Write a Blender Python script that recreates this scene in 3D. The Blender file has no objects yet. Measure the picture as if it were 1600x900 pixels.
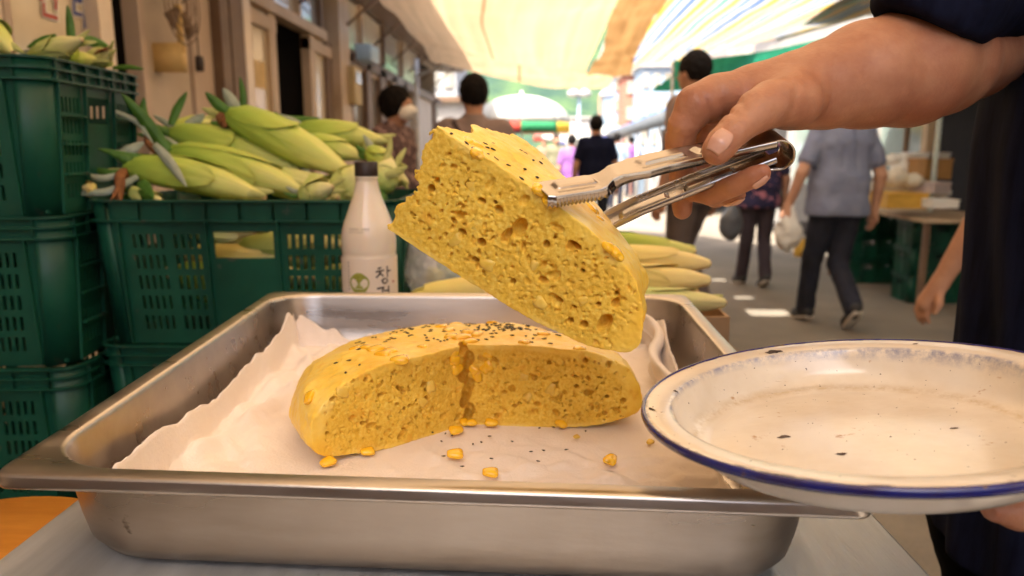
import bpy, math, random
import numpy as np
from mathutils import Matrix, Vector
random.seed(7); rng = np.random.default_rng(7)
S = bpy.context.scene
COL = S.collection
rad = math.radians

# ------------------------------------------------------------ camera, world, sun
CP, CY, FX = rad(10.55), rad(1.49), 1155.0
CC = np.array([0, 0, 1.25])
cd = bpy.data.cameras.new('camera'); cam = bpy.data.objects.new('camera', cd); COL.objects.link(cam)
cam.location = CC; cam.rotation_euler = (rad(90) - CP, 0, CY)
cd.sensor_width = 36; cd.lens = FX / 1600 * 36; cd.clip_start = .02; cd.clip_end = 800
cd.dof.use_dof = True; cd.dof.focus_distance = .475; cd.dof.aperture_fstop = 7.8
S.camera = cam
SUN_EL, SUN_AZ = 62, 236         # azimuth: direction the light comes FROM, degrees ccw from +X
w = bpy.data.worlds.new('World'); S.world = w; w.use_nodes = True
nt = w.node_tree; bg = nt.nodes['Background']
sky = nt.nodes.new('ShaderNodeTexSky'); sky.sky_type = 'NISHITA'; sky.sun_disc = False
sky.sun_elevation = rad(SUN_EL); sky.sun_rotation = rad(90 - SUN_AZ); sky.dust_density = 7.0; sky.air_density = .8; sky.ozone_density = .2
nt.links.new(sky.outputs[0], bg.inputs[0]); bg.inputs[1].default_value = .15
ld = bpy.data.lights.new('sun', 'SUN'); sun = bpy.data.objects.new('sun', ld); COL.objects.link(sun)
ld.energy = 4.0; ld.angle = rad(.5); ld.color = (1, .94, .84)
SD = Vector((math.cos(rad(SUN_EL)) * math.cos(rad(SUN_AZ)), math.cos(rad(SUN_EL)) * math.sin(rad(SUN_AZ)), math.sin(rad(SUN_EL))))
sun.rotation_euler = SD.to_track_quat('Z', 'Y').to_euler()
S.view_settings.view_transform = 'Standard'; S.view_settings.look = 'None'
S.view_settings.gamma = 1; S.view_settings.exposure = 2.0
S.render.engine = 'CYCLES'
S.cycles.max_bounces = 10; S.cycles.diffuse_bounces = 5; S.cycles.transmission_bounces = 6; S.cycles.transparent_max_bounces = 12
S.cycles.sample_clamp_indirect = 8

# ------------------------------------------------------------ picture measurements -> places in the world
_f = np.array([-math.sin(CY) * math.cos(CP), math.cos(CY) * math.cos(CP), -math.sin(CP)])
_r = np.array([math.cos(CY), math.sin(CY), 0]); _u = np.cross(_r, _f)
def W(px, py, d): return CC + d * (_f + (px - 800) / FX * _r - (py - 450) / FX * _u)
def _k(px, py): return _f + (px - 800) / FX * _r - (py - 450) / FX * _u
def G(px, py, Z): k = _k(px, py); return CC + k * (Z - CC[2]) / k[2]
def V(px, py, Y): k = _k(px, py); return CC + k * Y / k[1]
def XX(px, py, X): k = _k(px, py); return CC + k * X / k[0]

# ------------------------------------------------------------ materials
MC = {}
def mat(name, col, rough=.5, metal=0, col2=None, scale=8, bump=0, bscale=None, sss=0, trans=0, alpha=1, coat=0, detail=4,
        stretch=None, spots=None, spotscale=30, spotth=.62, ior=1.45, transl=0, sheen=0, sssr=.004, emit=None, roughvar=0, spec=.5):
    if name in MC: return MC[name]
    m = bpy.data.materials.new(name); m.use_nodes = True; t = m.node_tree; N = t.nodes; L = t.links
    b = N['Principled BSDF']; out = N['Material Output']
    tc = N.new('ShaderNodeTexCoord'); mp = N.new('ShaderNodeMapping'); L.new(tc.outputs['Object'], mp.inputs[0])
    if stretch: mp.inputs['Scale'].default_value = stretch
    ns = N.new('ShaderNodeTexNoise'); ns.inputs['Scale'].default_value = scale; ns.inputs['Detail'].default_value = detail
    ns.inputs['Roughness'].default_value = .6
    L.new(mp.outputs[0], ns.inputs['Vector'])
    c4 = lambda c: (c[0], c[1], c[2], 1)
    if col2 is None: col2 = tuple(x * .78 for x in col)
    rp = N.new('ShaderNodeValToRGB'); rp.color_ramp.elements[0].position = .36; rp.color_ramp.elements[1].position = .64
    rp.color_ramp.elements[0].color = c4(col2); rp.color_ramp.elements[1].color = c4(col)
    L.new(ns.outputs[0], rp.inputs[0]); src = rp.outputs[0]
    if spots:
        n2 = N.new('ShaderNodeTexNoise'); n2.inputs['Scale'].default_value = spotscale; n2.inputs['Detail'].default_value = 5
        L.new(tc.outputs['Object'], n2.inputs['Vector'])
        r2 = N.new('ShaderNodeValToRGB'); r2.color_ramp.elements[0].position = spotth; r2.color_ramp.elements[1].position = spotth + .04
        L.new(n2.outputs[0], r2.inputs[0]); mx = N.new('ShaderNodeMix'); mx.data_type = 'RGBA'
        L.new(r2.outputs[0], mx.inputs[0]); L.new(src, mx.inputs[6]); mx.inputs[7].default_value = c4(spots); src = mx.outputs[2]
    L.new(src, b.inputs['Base Color'])
    b.inputs['Specular IOR Level'].default_value = spec
    b.inputs['Roughness'].default_value = rough; b.inputs['Metallic'].default_value = metal; b.inputs['IOR'].default_value = ior
    if roughvar:
        mr = N.new('ShaderNodeMapRange'); L.new(ns.outputs[0], mr.inputs[0]); mr.inputs[1].default_value = .3; mr.inputs[2].default_value = .7
        mr.inputs[3].default_value = max(.02, rough - roughvar); mr.inputs[4].default_value = rough + roughvar; L.new(mr.outputs[0], b.inputs['Roughness'])
    if sss:
        b.inputs['Subsurface Weight'].default_value = sss; b.inputs['Subsurface Scale'].default_value = sssr
        b.inputs['Subsurface Radius'].default_value = (1, .4, .2)
    if trans: b.inputs['Transmission Weight'].default_value = trans
    if coat: b.inputs['Coat Weight'].default_value = coat; b.inputs['Coat Roughness'].default_value = .12
    if sheen: b.inputs['Sheen Weight'].default_value = sheen
    if alpha < 1: b.inputs['Alpha'].default_value = alpha
    if emit: b.inputs['Emission Color'].default_value = c4(emit[0]); b.inputs['Emission Strength'].default_value = emit[1]
    if bump:
        nb = N.new('ShaderNodeTexNoise'); nb.inputs['Scale'].default_value = bscale or scale * 6; nb.inputs['Detail'].default_value = 5
        L.new(mp.outputs[0], nb.inputs['Vector'])
        bp = N.new('ShaderNodeBump'); bp.inputs['Strength'].default_value = min(1, bump); bp.inputs['Distance'].default_value = .4 / (bscale or scale * 6)
        L.new(nb.outputs[0], bp.inputs['Height']); L.new(bp.outputs[0], b.inputs['Normal'])
    if transl:
        tr = N.new('ShaderNodeBsdfTranslucent'); ms = N.new('ShaderNodeMixShader'); ms.inputs[0].default_value = transl
        L.new(src, tr.inputs[0]); L.new(b.outputs[0], ms.inputs[1]); L.new(tr.outputs[0], ms.inputs[2]); L.new(ms.outputs[0], out.inputs[0])
    MC[name] = m
    return m
def node_mat(name):
    m = bpy.data.materials.new(name); m.use_nodes = True; MC[name] = m
    return m, m.node_tree.nodes, m.node_tree.links, m.node_tree.nodes['Principled BSDF']

# ------------------------------------------------------------ objects
WL = {}
def tag(o, label=None, cat=None, group=None, kind=None):
    if label: o['label'] = label
    if cat: o['category'] = cat
    if group: o['group'] = group
    if kind: o['kind'] = kind
    return o
def thing(name, label, cat, loc=(0, 0, 0), group=None):
    o = bpy.data.objects.new(name, None); COL.objects.link(o); o.location = loc; o.empty_display_size = .05
    WL[o.name] = np.array(loc, float)
    return tag(o, label, cat, group)
def mesh(name, V_, F_, m, parent=None, smooth=True, local=False, attr=None, origin=None):
    """link one mesh object; V_ in world coordinates unless local"""
    V_ = np.asarray(V_, float)
    if origin is None: origin = np.zeros(3)
    if parent is not None and not local: V_ = V_ - WL[parent.name]
    V_ = V_ - np.asarray(origin)
    me = bpy.data.meshes.new(name); me.from_pydata(V_.tolist(), [], F_ if isinstance(F_, list) else F_.tolist())
    if attr is not None:
        for an, av in attr.items():
            a = me.attributes.new(an, 'FLOAT', 'POINT'); a.data.foreach_set('value', np.asarray(av, np.float32))
    if smooth: me.polygons.foreach_set('use_smooth', [True] * len(me.polygons))
    ms = m if isinstance(m, (list, tuple)) else [m]
    for x in ms: me.materials.append(x)
    me.update()
    o = bpy.data.objects.new(name, me); COL.objects.link(o); o.location = origin
    if parent is None: WL[o.name] = np.asarray(origin, float)
    else:
        o.parent = parent
        WL[o.name] = WL[parent.name] + np.asarray(origin)
    return o
def copy_tree(o, parent=None):
    c = o.copy(); COL.objects.link(c); c.parent = parent
    for ch in list(o.children): copy_tree(ch, c)
    return c
class MB:
    def __init__(s): s.v = []; s.f = []
    def add(s, v, f):
        n = len(s.v); s.v += [tuple(map(float, p)) for p in v]; s.f += [tuple(int(i) + n for i in q) for q in f]; return s
    def box(s, a, b, rot=0, c=None):
        a = np.minimum(a, b).astype(float) if True else a; b2 = np.maximum(np.asarray(a), np.asarray(b)); a = np.asarray(a)
        P = [(x, y, z) for z in (a[2], b2[2]) for y in (a[1], b2[1]) for x in (a[0], b2[0])]
        if rot:
            c = c if c is not None else (a + b2) / 2; cs, sn = math.cos(rot), math.sin(rot)
            P = [(c[0] + (x - c[0]) * cs - (y - c[1]) * sn, c[1] + (x - c[0]) * sn + (y - c[1]) * cs, z) for x, y, z in P]
        return s.add(P, [(0, 2, 3, 1), (4, 5, 7, 6), (0, 1, 5, 4), (2, 6, 7, 3), (0, 4, 6, 2), (1, 3, 7, 5)])
    def tube(s, pts, r, n=10, cap=True):
        pts = [np.asarray(p, float) for p in pts]; r = r if isinstance(r, (list, tuple, np.ndarray)) else [r] * len(pts)
        v = []; f = []; up = None
        for i, p in enumerate(pts):
            t = pts[min(i + 1, len(pts) - 1)] - pts[max(i - 1, 0)]; t = t / (np.linalg.norm(t) + 1e-12)
            if up is None: up = np.array([0, 0, 1.]) if abs(t[2]) < .9 else np.array([1., 0, 0])
            a = np.cross(t, up); a /= np.linalg.norm(a) + 1e-12; up2 = np.cross(a, t); up = up2
            for k in range(n):
                th = 2 * math.pi * k / n; v.append(p + r[i] * (math.cos(th) * a + math.sin(th) * up2))
        for i in range(len(pts) - 1):
            for k in range(n):
                f.append((i * n + k, i * n + (k + 1) % n, (i + 1) * n + (k + 1) % n, (i + 1) * n + k))
        if cap: f.append(tuple(range(n))[::-1]); f.append(tuple((len(pts) - 1) * n + k for k in range(n)))
        return s.add(v, f)
    def lathe(s, prof, c=(0, 0, 0), n=32, cap=True):
        v = []; f = []
        for r, z in prof:
            for k in range(n): th = 2 * math.pi * k / n; v.append((c[0] + r * math.cos(th), c[1] + r * math.sin(th), c[2] + z))
        for i in range(len(prof) - 1):
            for k in range(n): f.append((i * n + k, i * n + (k + 1) % n, (i + 1) * n + (k + 1) % n, (i + 1) * n + k))
        if cap: f.append(tuple(range(n))[::-1]); f.append(tuple((len(prof) - 1) * n + k for k in range(n)))
        return s.add(v, f)
    def grid(s, P):
        P = np.asarray(P); a, b = P.shape[:2]; v = P.reshape(-1, 3)
        f = [(i * b + j, i * b + j + 1, (i + 1) * b + j + 1, (i + 1) * b + j) for i in range(a - 1) for j in range(b - 1)]
        return s.add(v, f)
    def build(s, name, m, parent=None, **k): return mesh(name, s.v, s.f, m, parent, **k)
def bevel(o, wd, seg=2):
    b = o.modifiers.new('bevel', 'BEVEL'); b.width = wd; b.segments = seg; b.limit_method = 'ANGLE'; b.angle_limit = rad(35); return o
def solid(o, t, off=-1):
    s = o.modifiers.new('solidify', 'SOLIDIFY'); s.thickness = t; s.offset = off; return o

# ------------------------------------------------------------ noise + implicit surfaces
_LAT = np.random.default_rng(3).random(4096).astype(np.float32)
def noise3(P, sc, seed=0):
    Q = P * sc + seed * 17.3 + 500; I = np.floor(Q).astype(np.int64); Fr = (Q - I).astype(np.float32); Fr = Fr * Fr * (3 - 2 * Fr)
    out = 0
    for dx in (0, 1):
        for dy in (0, 1):
            for dz in (0, 1):
                h = ((I[..., 0] + dx) * 73856093) ^ ((I[..., 1] + dy) * 19349663) ^ ((I[..., 2] + dz) * 83492791)
                h = (h ^ (h >> 9)) & 4095
                out = out + _LAT[h] * (Fr[..., 0] if dx else 1 - Fr[..., 0]) * (Fr[..., 1] if dy else 1 - Fr[..., 1]) * (Fr[..., 2] if dz else 1 - Fr[..., 2])
    return out - .5
def fbm(P, sc, oct=3, seed=0):
    return sum(noise3(P, sc * 2 ** i, seed + i) * .5 ** i for i in range(oct))
class Field:
    def __init__(s, lo, hi, h):
        s.lo = np.asarray(lo, float); s.h = h; s.n = np.ceil((np.asarray(hi) - s.lo) / h).astype(int) + 1
        s.F = np.full(s.n, .2, np.float32)
    def sub(s, lo, hi):
        a = np.clip(np.floor((lo - s.lo) / s.h).astype(int), 0, s.n); b = np.clip(np.ceil((hi - s.lo) / s.h).astype(int) + 1, 0, s.n)
        if np.any(b <= a): return None, None
        sl = tuple(slice(x, y) for x, y in zip(a, b))
        ax = [s.lo[i] + s.h * np.arange(a[i], b[i]) for i in range(3)]
        return sl, np.stack(np.meshgrid(*ax, indexing='ij'), -1).astype(np.float32)
    def comb(s, sl, d, k, op):
        f = s.F[sl]
        if op == 'u':
            if k > 0:
                h = np.clip(.5 + .5 * (d - f) / k, 0, 1); s.F[sl] = d + (f - d) * (1 - h) * 1.0 - k * h * (1 - h) if False else (d * (1 - h) + f * h - k * h * (1 - h))
            else: s.F[sl] = np.minimum(f, d)
        elif op == 's':
            if k > 0:
                h = np.clip(.5 - .5 * (f + d) / k, 0, 1); s.F[sl] = f * (1 - h) + (-d) * h + k * h * (1 - h)
            else: s.F[sl] = np.maximum(f, -d)
    def cone(s, a, b, ra, rb, k=0, op='u'):
        a = np.asarray(a, float); b = np.asarray(b, float); m = max(ra, rb) + k + 2 * s.h
        sl, P = s.sub(np.minimum(a, b) - m, np.maximum(a, b) + m)
        if sl is None: return s
        ab = b - a; t = np.clip(((P - a) @ ab) / max(ab @ ab, 1e-12), 0, 1)
        d = np.linalg.norm(P - (a + t[..., None] * ab), axis=-1) - (ra + (rb - ra) * t)
        s.comb(sl, d, k, op); return s
    def chain(s, pts, rs, k=0):
        for i in range(len(pts) - 1): s.cone(pts[i], pts[i + 1], rs[i], rs[i + 1], k)
        return s
    def ell(s, c, r, k=0, op='u', R=None):
        c = np.asarray(c, float); r = np.asarray(r, float); m = r.max() + k + 2 * s.h
        sl, P = s.sub(c - m, c + m)
        if sl is None: return s
        Q = P - c
        if R is not None: Q = Q @ R
        q = Q / r; l = np.linalg.norm(q, axis=-1); g = np.linalg.norm(Q / (r * r), axis=-1)
        d = l * (l - 1) / np.maximum(g, 1e-6); s.comb(sl, d, k, op); return s
    def all(s): return s.sub(s.lo - 1, s.lo + s.h * s.n + 1)[1]
    def merge(s, o, k): s.comb(tuple(slice(0, x) for x in s.n), o.F, k, 'u'); return s
    def near(s, fn, band):
        M = np.abs(s.F) < band; I = np.argwhere(M); P = (s.lo + s.h * I).astype(np.float32); s.F[M] += fn(P).astype(np.float32); return s
    def mesh(s):
        F = s.F; F[0] = F[-1] = .2; F[:, 0] = F[:, -1] = .2; F[:, :, 0] = F[:, :, -1] = .2
        B = F < 0; c = np.zeros(s.n - 1, np.int8)
        for dx in (0, 1):
            for dy in (0, 1):
                for dz in (0, 1): c += B[dx:s.n[0] - 1 + dx, dy:s.n[1] - 1 + dy, dz:s.n[2] - 1 + dz]
        A = (c > 0) & (c < 8); I = np.argwhere(A); idx = np.full(A.shape, -1, np.int64); idx[A] = np.arange(len(I))
        acc = np.zeros((len(I), 3)); cnt = np.zeros(len(I))
        cor = [(a, b, d) for a in (0, 1) for b in (0, 1) for d in (0, 1)]
        val = {q: F[I[:, 0] + q[0], I[:, 1] + q[1], I[:, 2] + q[2]].astype(float) for q in cor}
        for q in cor:
            for ax in range(3):
                if q[ax] == 0:
                    q2 = list(q); q2[ax] = 1; q2 = tuple(q2); a, b = val[q], val[q2]; M = (a < 0) != (b < 0)
                    t = np.where(M, a / np.where(M, a - b, 1), 0); p = np.tile(np.array(q, float), (len(I), 1)); p[:, ax] = t
                    acc[M] += p[M]; cnt[M] += 1
        Vv = s.lo + s.h * (I + acc / cnt[:, None])
        Q = []
        for ax in range(3):
            o = [1, 1, 1]; 
            sl0 = [slice(None)] * 3; sl1 = [slice(None)] * 3; sl0[ax] = slice(0, -1); sl1[ax] = slice(1, None)
            ch = B[tuple(sl0)] != B[tuple(sl1)]; E = np.argwhere(ch)
            u_, v_ = (ax + 1) % 3, (ax + 2) % 3
            E = E[(E[:, u_] > 0) & (E[:, v_] > 0) & (E[:, u_] < s.n[u_] - 1) & (E[:, v_] < s.n[v_] - 1)]
            def cell(du, dv):
                e = E.copy(); e[:, u_] -= du; e[:, v_] -= dv; return idx[e[:, 0], e[:, 1], e[:, 2]]
            q = np.stack([cell(1, 1), cell(0, 1), cell(0, 0), cell(1, 0)], 1)
            ins = B[E[:, 0], E[:, 1], E[:, 2]]; q[~ins] = q[~ins][:, ::-1]; Q.append(q)
        Q = np.concatenate(Q); Q = Q[(Q >= 0).all(1)]
        return Vv, Q
def smoothv(Vv, Q, it=2, lam=.5):
    E = np.concatenate([Q[:, [0, 1]], Q[:, [1, 2]], Q[:, [2, 3]], Q[:, [3, 0]]])
    for _ in range(it):
        acc = np.zeros_like(Vv); cnt = np.zeros(len(Vv))
        for k in range(3):
            acc[:, k] = np.bincount(E[:, 0], Vv[E[:, 1], k], len(Vv)) + np.bincount(E[:, 1], Vv[E[:, 0], k], len(Vv))
        cnt = np.bincount(E[:, 0], minlength=len(Vv)) + np.bincount(E[:, 1], minlength=len(Vv))
        Vv = Vv + lam * (acc / np.maximum(cnt, 1)[:, None] - Vv)
    return Vv

# ============================================================ materials used
STEEL = mat('brushed_steel', (.55, .50, .45), .32, 1, (.45, .40, .36), 5, .02, 60, stretch=(1, 6, 6), roughvar=.10, spots=(.30, .26, .22), spotscale=60, spotth=.735)
STEEL2 = mat('tong_steel', (.50, .47, .45), .24, 1, (.42, .39, .37), 12, .05, 90, roughvar=.06)
TABLE = mat('table_steel', (.60, .61, .61), .45, .6, (.48, .49, .49), 6, .06, 80, stretch=(9, 1, 1), roughvar=.12, spots=(.36, .34, .32), spotscale=70, spotth=.72)
CLOTH = mat('cotton_cloth', (.84, .77, .71), .95, 0, (.79, .70, .63), 9, .6, 420, sheen=.2)
GREEN = mat('green_plastic', (.006, .09, .05), .45, 0, (.004, .045, .028), 5, .06, 90, roughvar=.12, spots=(.05, .07, .05), spotscale=26, spotth=.66)
SKIN = mat('skin', (.47, .225, .13), .42, 0, (.37, .145, .08), 34, .45, 420, sss=.12, spots=(.27, .10, .055), spotscale=46, spotth=.74)
SKIN2 = mat('skin_far', (.50, .27, .17), .6, 0, (.42, .21, .13), 12)
NAIL = mat('fingernail', (.66, .37, .27), .25, 0, (.58, .30, .21), 60, sss=.1, coat=.3)
NAVY = mat('navy_cotton', (.010, .013, .036), .9, 0, (.005, .006, .018), 14, .5, 700, stretch=(6, 6, 1), spec=.12)
BLACKC = mat('black_cotton', (.006, .006, .007), .95, 0, (.003, .003, .004), 10, .3, 500, spec=.1)
SEED = mat('sesame_black', (.012, .009, .008), .4, 0, (.02, .014, .01), 300)
KERN = mat('corn_kernel', (.95, .58, .025), .16, 0, (.93, .50, .015), 90, 0, 200, coat=.8)
KERN2 = mat('corn_kernel_pale', (.84, .60, .12), .34, 0, (.78, .50, .06), 160, .15, 250, sss=.1, sssr=.002, coat=.3)

# ============================================================ near things
# ---- steel table
t = thing('steel_table', 'small grey brushed steel table under the tray', 'table', (-.04, .58, 1.019))
m = MB(); m.box((-.305, .20, .999), (.222, .92, 1.019)); bevel(m.build('table_top', TABLE, t, smooth=False), .002)
for x in (-.28, .195):
    for y in (.24, .88):
        m = MB(); m.box((x - .015, y - .015, 0), (x + .015, y + .015, .9995)); m.build('leg', TABLE, t, smooth=False)
for y in (.225, .885):
    m = MB(); m.box((-.265, y, .5), (.18, y + .01, .53)); m.build('stretcher', TABLE, t, smooth=False)

# ---- steel tray : four measured rim corners
QC = np.array([(-.281, .352), (.166, .330), (.180, .852), (-.310, .856)])
def tq(u, v):            # nominal metres (u +-.2325, v +-.26) -> world xy
    a = np.asarray(u) / .465 + .5; b = np.asarray(v) / .52 + .5; a = a[..., None]; b = b[..., None]
    return (1 - a) * (1 - b) * QC[0] + a * (1 - b) * QC[1] + a * b * QC[2] + (1 - a) * b * QC[3]
def rrect(hx, hy, r, nc=10, ns=8):
    P = []
    for cx, cy, a0 in ((hx - r, hy - r, 0), (-hx + r, hy - r, 90), (-hx + r, -hy + r, 180), (hx - r, -hy + r, 270)):
        for k in range(nc + 1):
            a = rad(a0 + 90 * k / nc); P.append((cx + r * math.cos(a), cy + r * math.sin(a)))
    out = []
    for i in range(len(P)):
        a = P[i]; b = P[(i + 1) % len(P)]; out.append(a)
        if (i % (nc + 1)) == nc:
            for k in range(1, ns): out.append((a[0] + (b[0] - a[0]) * k / ns, a[1] + (b[1] - a[1]) * k / ns))
    return np.array(out)
def loops(prof, close=False):
    V_ = []; F_ = []; n = None
    for ins, r, z in prof:
        p = rrect(.2325 - ins, .26 - ins, max(.001, r)); n = len(p); xy = tq(p[:, 0], p[:, 1]); V_ += [(x, y, z) for x, y in xy]
    for i in range(len(prof) - 1):
        for k in range(n): F_.append((i * n + k, i * n + (k + 1) % n, (i + 1) * n + (k + 1) % n, (i + 1) * n + k))
    return V_, F_, n
ZR = 1.085; ZF = 1.0205
tray = thing('steel_tray', 'deep stainless steel tray holding the cut corn bread on a beige cloth', 'tray', (-.06, .6, ZF))
prof = [(.0012, .010, ZR - .0085), (0, .011, ZR - .008), (-.0006, .012, ZR - .0062), (.0004, .012, ZR - .0045), (0, .012, ZR - .002), (.001, .012, ZR - .0006), (.0022, .012, ZR), (.006, .014, ZR - .0002), (.0115, .05, ZR), (.013, .05, ZR - .0006), (.0142, .049, ZR - .0022), (.015, .048, ZR - .005),
        (.0195, .046, ZF + .026), (.0225, .044, ZF + .014), (.028, .042, ZF + .006), (.037, .04, ZF + .0018), (.048, .03, ZF + .001), (.12, .02, ZF + .001), (.2, .015, ZF + .001), (.231, .0005, ZF + .001)]
v, f, n = loops(prof)
o = mesh('pan', v, f, STEEL, tray)
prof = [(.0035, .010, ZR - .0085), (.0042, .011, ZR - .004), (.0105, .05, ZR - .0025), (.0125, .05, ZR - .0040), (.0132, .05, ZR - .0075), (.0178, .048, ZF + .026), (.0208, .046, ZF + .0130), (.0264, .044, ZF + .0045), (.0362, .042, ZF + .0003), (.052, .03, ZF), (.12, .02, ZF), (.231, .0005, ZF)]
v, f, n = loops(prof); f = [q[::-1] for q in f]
mesh('outer_skin', v, f, mat('reflection_dark_steel', (.40, .34, .285), .34, 1, (.30, .25, .205), 7, .03, 60, stretch=(1, 4, 4), roughvar=.10, spots=(.12, .09, .07), spotscale=48, spotth=.71), tray)  # darker brown base puts a dark reflection into the outer wall's colour

# ---- corn bread (implicit surface with torn, porous cuts)
BR, BH = .1405, .064
def cake(P, c=(0, 0)):
    r = np.sqrt((P[..., 0] - c[0]) ** 2 + (P[..., 1] - c[1]) ** 2) / BR; z = P[..., 2] - .020
    hz = np.where(z > 0, .0445, .026); ze = np.abs(z) / hz
    return ((r ** 3.2 + ze ** 2.7) ** (1 / 2.95) - 1) * .042
def ss(x, a, b): t_ = np.clip((x - a) / (b - a), 0, 1); return t_ * t_ * (3 - 2 * t_)
def crumb_noise(P):
    n1 = np.abs(fbm(P, 260, 2, 3)); n2 = fbm(P, 520, 2, 9); return -.0009 * n1 + .0007 * n2 + .0003
def lump(P): return .0026 * fbm(P, 38, 2, 21) + .0005 * fbm(P, 190, 2, 5)
def bread_field(lo, hi, h, cutfn, ccen, porefn, npore, seed):
    F = Field(lo, hi, h); P = F.all(); c = cake(P, ccen); k = cutfn(P, False); F.F = np.maximum(c, k).astype(np.float32)
    M = np.abs(F.F) < .007; I = np.argwhere(M); Q = (F.lo + F.h * I).astype(np.float32)
    c = cake(Q, ccen) + lump(Q); k = cutfn(Q, True) + crumb_noise(Q); wgt = ss(c, -.0045, -.0008)
    k = k * 1 + wgt * .0
    F.F[M] = np.maximum(c, k)
    if seed == 5:
        crevice(F); g2 = np.random.default_rng(8)
        for k in range(34):
            d_, nn_ = (d1, n1) if k % 2 else (d2, n2); a_ = g2.uniform(.0012, .0026); R_0 = np.array([[d_[0], nn_[0], 0], [d_[1], nn_[1], 0], [0, 0, 1]])
            F.ell([*(d_ * g2.uniform(.012, .128)), g2.uniform(.006, .054)], (a_ * g2.uniform(.8, 1.7), .007, a_ * g2.uniform(.7, 1.2)), .0004, 's', R_0)
    g = np.random.default_rng(seed)
    for i in range(npore):
        p, nr = porefn(g); s_ = g.random(); r = .0005 + .0008 * s_ ** 2 + (.0022 * g.random() if g.random() < .055 else 0)
        a_ = g.normal(size=3); a_ -= nr * (a_ @ nr); a_ /= np.linalg.norm(a_); R = np.stack([a_, np.cross(nr, a_), nr], 1)
        F.ell(p, (r * g.uniform(.9, 1.9), r * g.uniform(.7, 1.1), r * g.uniform(1.2, 2.1)), .0003, 's', R)
    return F
def bread_mat(name, flip=False):
    m, N, L, b = node_mat(name)
    at = N.new('ShaderNodeAttribute'); at.attribute_name = 'crumb'; at.attribute_type = 'GEOMETRY'
    tc = N.new('ShaderNodeTexCoord')
    def noise(s, d=4, r=.6):
        n = N.new('ShaderNodeTexNoise'); n.inputs['Scale'].default_value = s; n.inputs['Detail'].default_value = d; n.inputs['Roughness'].default_value = r; L.new(tc.outputs['Object'], n.inputs[0]); return n
    def ramp(src, *st):
        r = N.new('ShaderNodeValToRGB'); e = r.color_ramp.elements
        while len(e) < len(st): e.new(.5)
        for i, (p, c) in enumerate(st): e[i].position = p; e[i].color = (*c, 1)
        L.new(src, r.inputs[0]); return r
    n1 = noise(38); n2 = noise(420, 3)
    crust = ramp(n1.outputs[0], (.3, (.90, .55, .05)), (.5, (.95, .65, .10)), (.7, (.97, .74, .20)))
    cr = ramp(n2.outputs[0], (.28, (.74, .43, .026)), (.48, (.90, .58, .062)), (.7, (.96, .71, .14)))
    n4 = noise(26, 2); mxb = N.new('ShaderNodeMix'); mxb.data_type = 'RGBA'; mxb.blend_type = 'MULTIPLY'
    var = ramp(n4.outputs[0], (.35, (.86, .80, .62)), (.62, (1, 1, 1)))
    mxb.inputs[0].default_value = .6; L.new(cr.outputs[0], mxb.inputs[6]); L.new(var.outputs[0], mxb.inputs[7])
    mx = N.new('ShaderNodeMix'); mx.data_type = 'RGBA'; L.new(at.outputs['Fac'], mx.inputs[0]); L.new(crust.outputs[0], mx.inputs[6]); L.new(mxb.outputs[2], mx.inputs[7])
    n6 = noise(62, 3); sp = ramp(n6.outputs[0], (.62, (0, 0, 0)), (.70, (.55, .55, .55))); mz = N.new('ShaderNodeMix'); mz.data_type = 'RGBA'
    L.new(sp.outputs[0], mz.inputs[0]); L.new(mx.outputs[2], mz.inputs[6]); mz.inputs[7].default_value = (.80, .40, .025, 1); L.new(mz.outputs[2], b.inputs['Base Color'])
    mr = N.new('ShaderNodeMapRange'); L.new(at.outputs['Fac'], mr.inputs[0]); mr.inputs[3].default_value = .28; mr.inputs[4].default_value = .7; L.new(mr.outputs[0], b.inputs['Roughness'])
    b.inputs['Subsurface Weight'].default_value = .08; b.inputs['Subsurface Scale'].default_value = .003; b.inputs['Subsurface Radius'].default_value = (1, .6, .15)
    n3 = noise(650, 4, .7); n5 = noise(150, 3); bp = N.new('ShaderNodeBump'); bp.inputs['Distance'].default_value = .0011
    ms = N.new('ShaderNodeMapRange'); L.new(at.outputs['Fac'], ms.inputs[0]); ms.inputs[3].default_value = .34; ms.inputs[4].default_value = .6; L.new(ms.outputs[0], bp.inputs['Strength'])
    ad = N.new('ShaderNodeMath'); L.new(n3.outputs[0], ad.inputs[0]); ad.inputs[1].default_value = 0; L.new(ad.outputs[0], bp.inputs['Height']); L.new(bp.outputs[0], b.inputs['Normal'])
    return m
BREAD = bread_mat('corn_bread')
def seed_mesh(P, Nn, s=1.0):
    """a flattened tear drop lying on the surface with normal Nn"""
    a = rng.normal(size=3); Nn = Nn / np.linalg.norm(Nn); a -= Nn * (a @ Nn); a /= np.linalg.norm(a); b = np.cross(Nn, a); V_ = []; F_ = []
    R = [(-1, .0), (-.75, .55), (-.2, .85), (.4, .6), (.85, .25), (1, 0)]; n = 7
    for x, r in R:
        for k in range(n):
            th = 2 * math.pi * k / n; V_.append(P + s * (.00165 * x * a + .00095 * r * math.cos(th) * b + .00055 * r * math.sin(th) * Nn) + Nn * .0003)
    for i in range(len(R) - 1):
        for k in range(n): F_.append((i * n + k, i * n + (k + 1) % n, (i + 1) * n + (k + 1) % n, (i + 1) * n + k))
    return V_, F_
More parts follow.
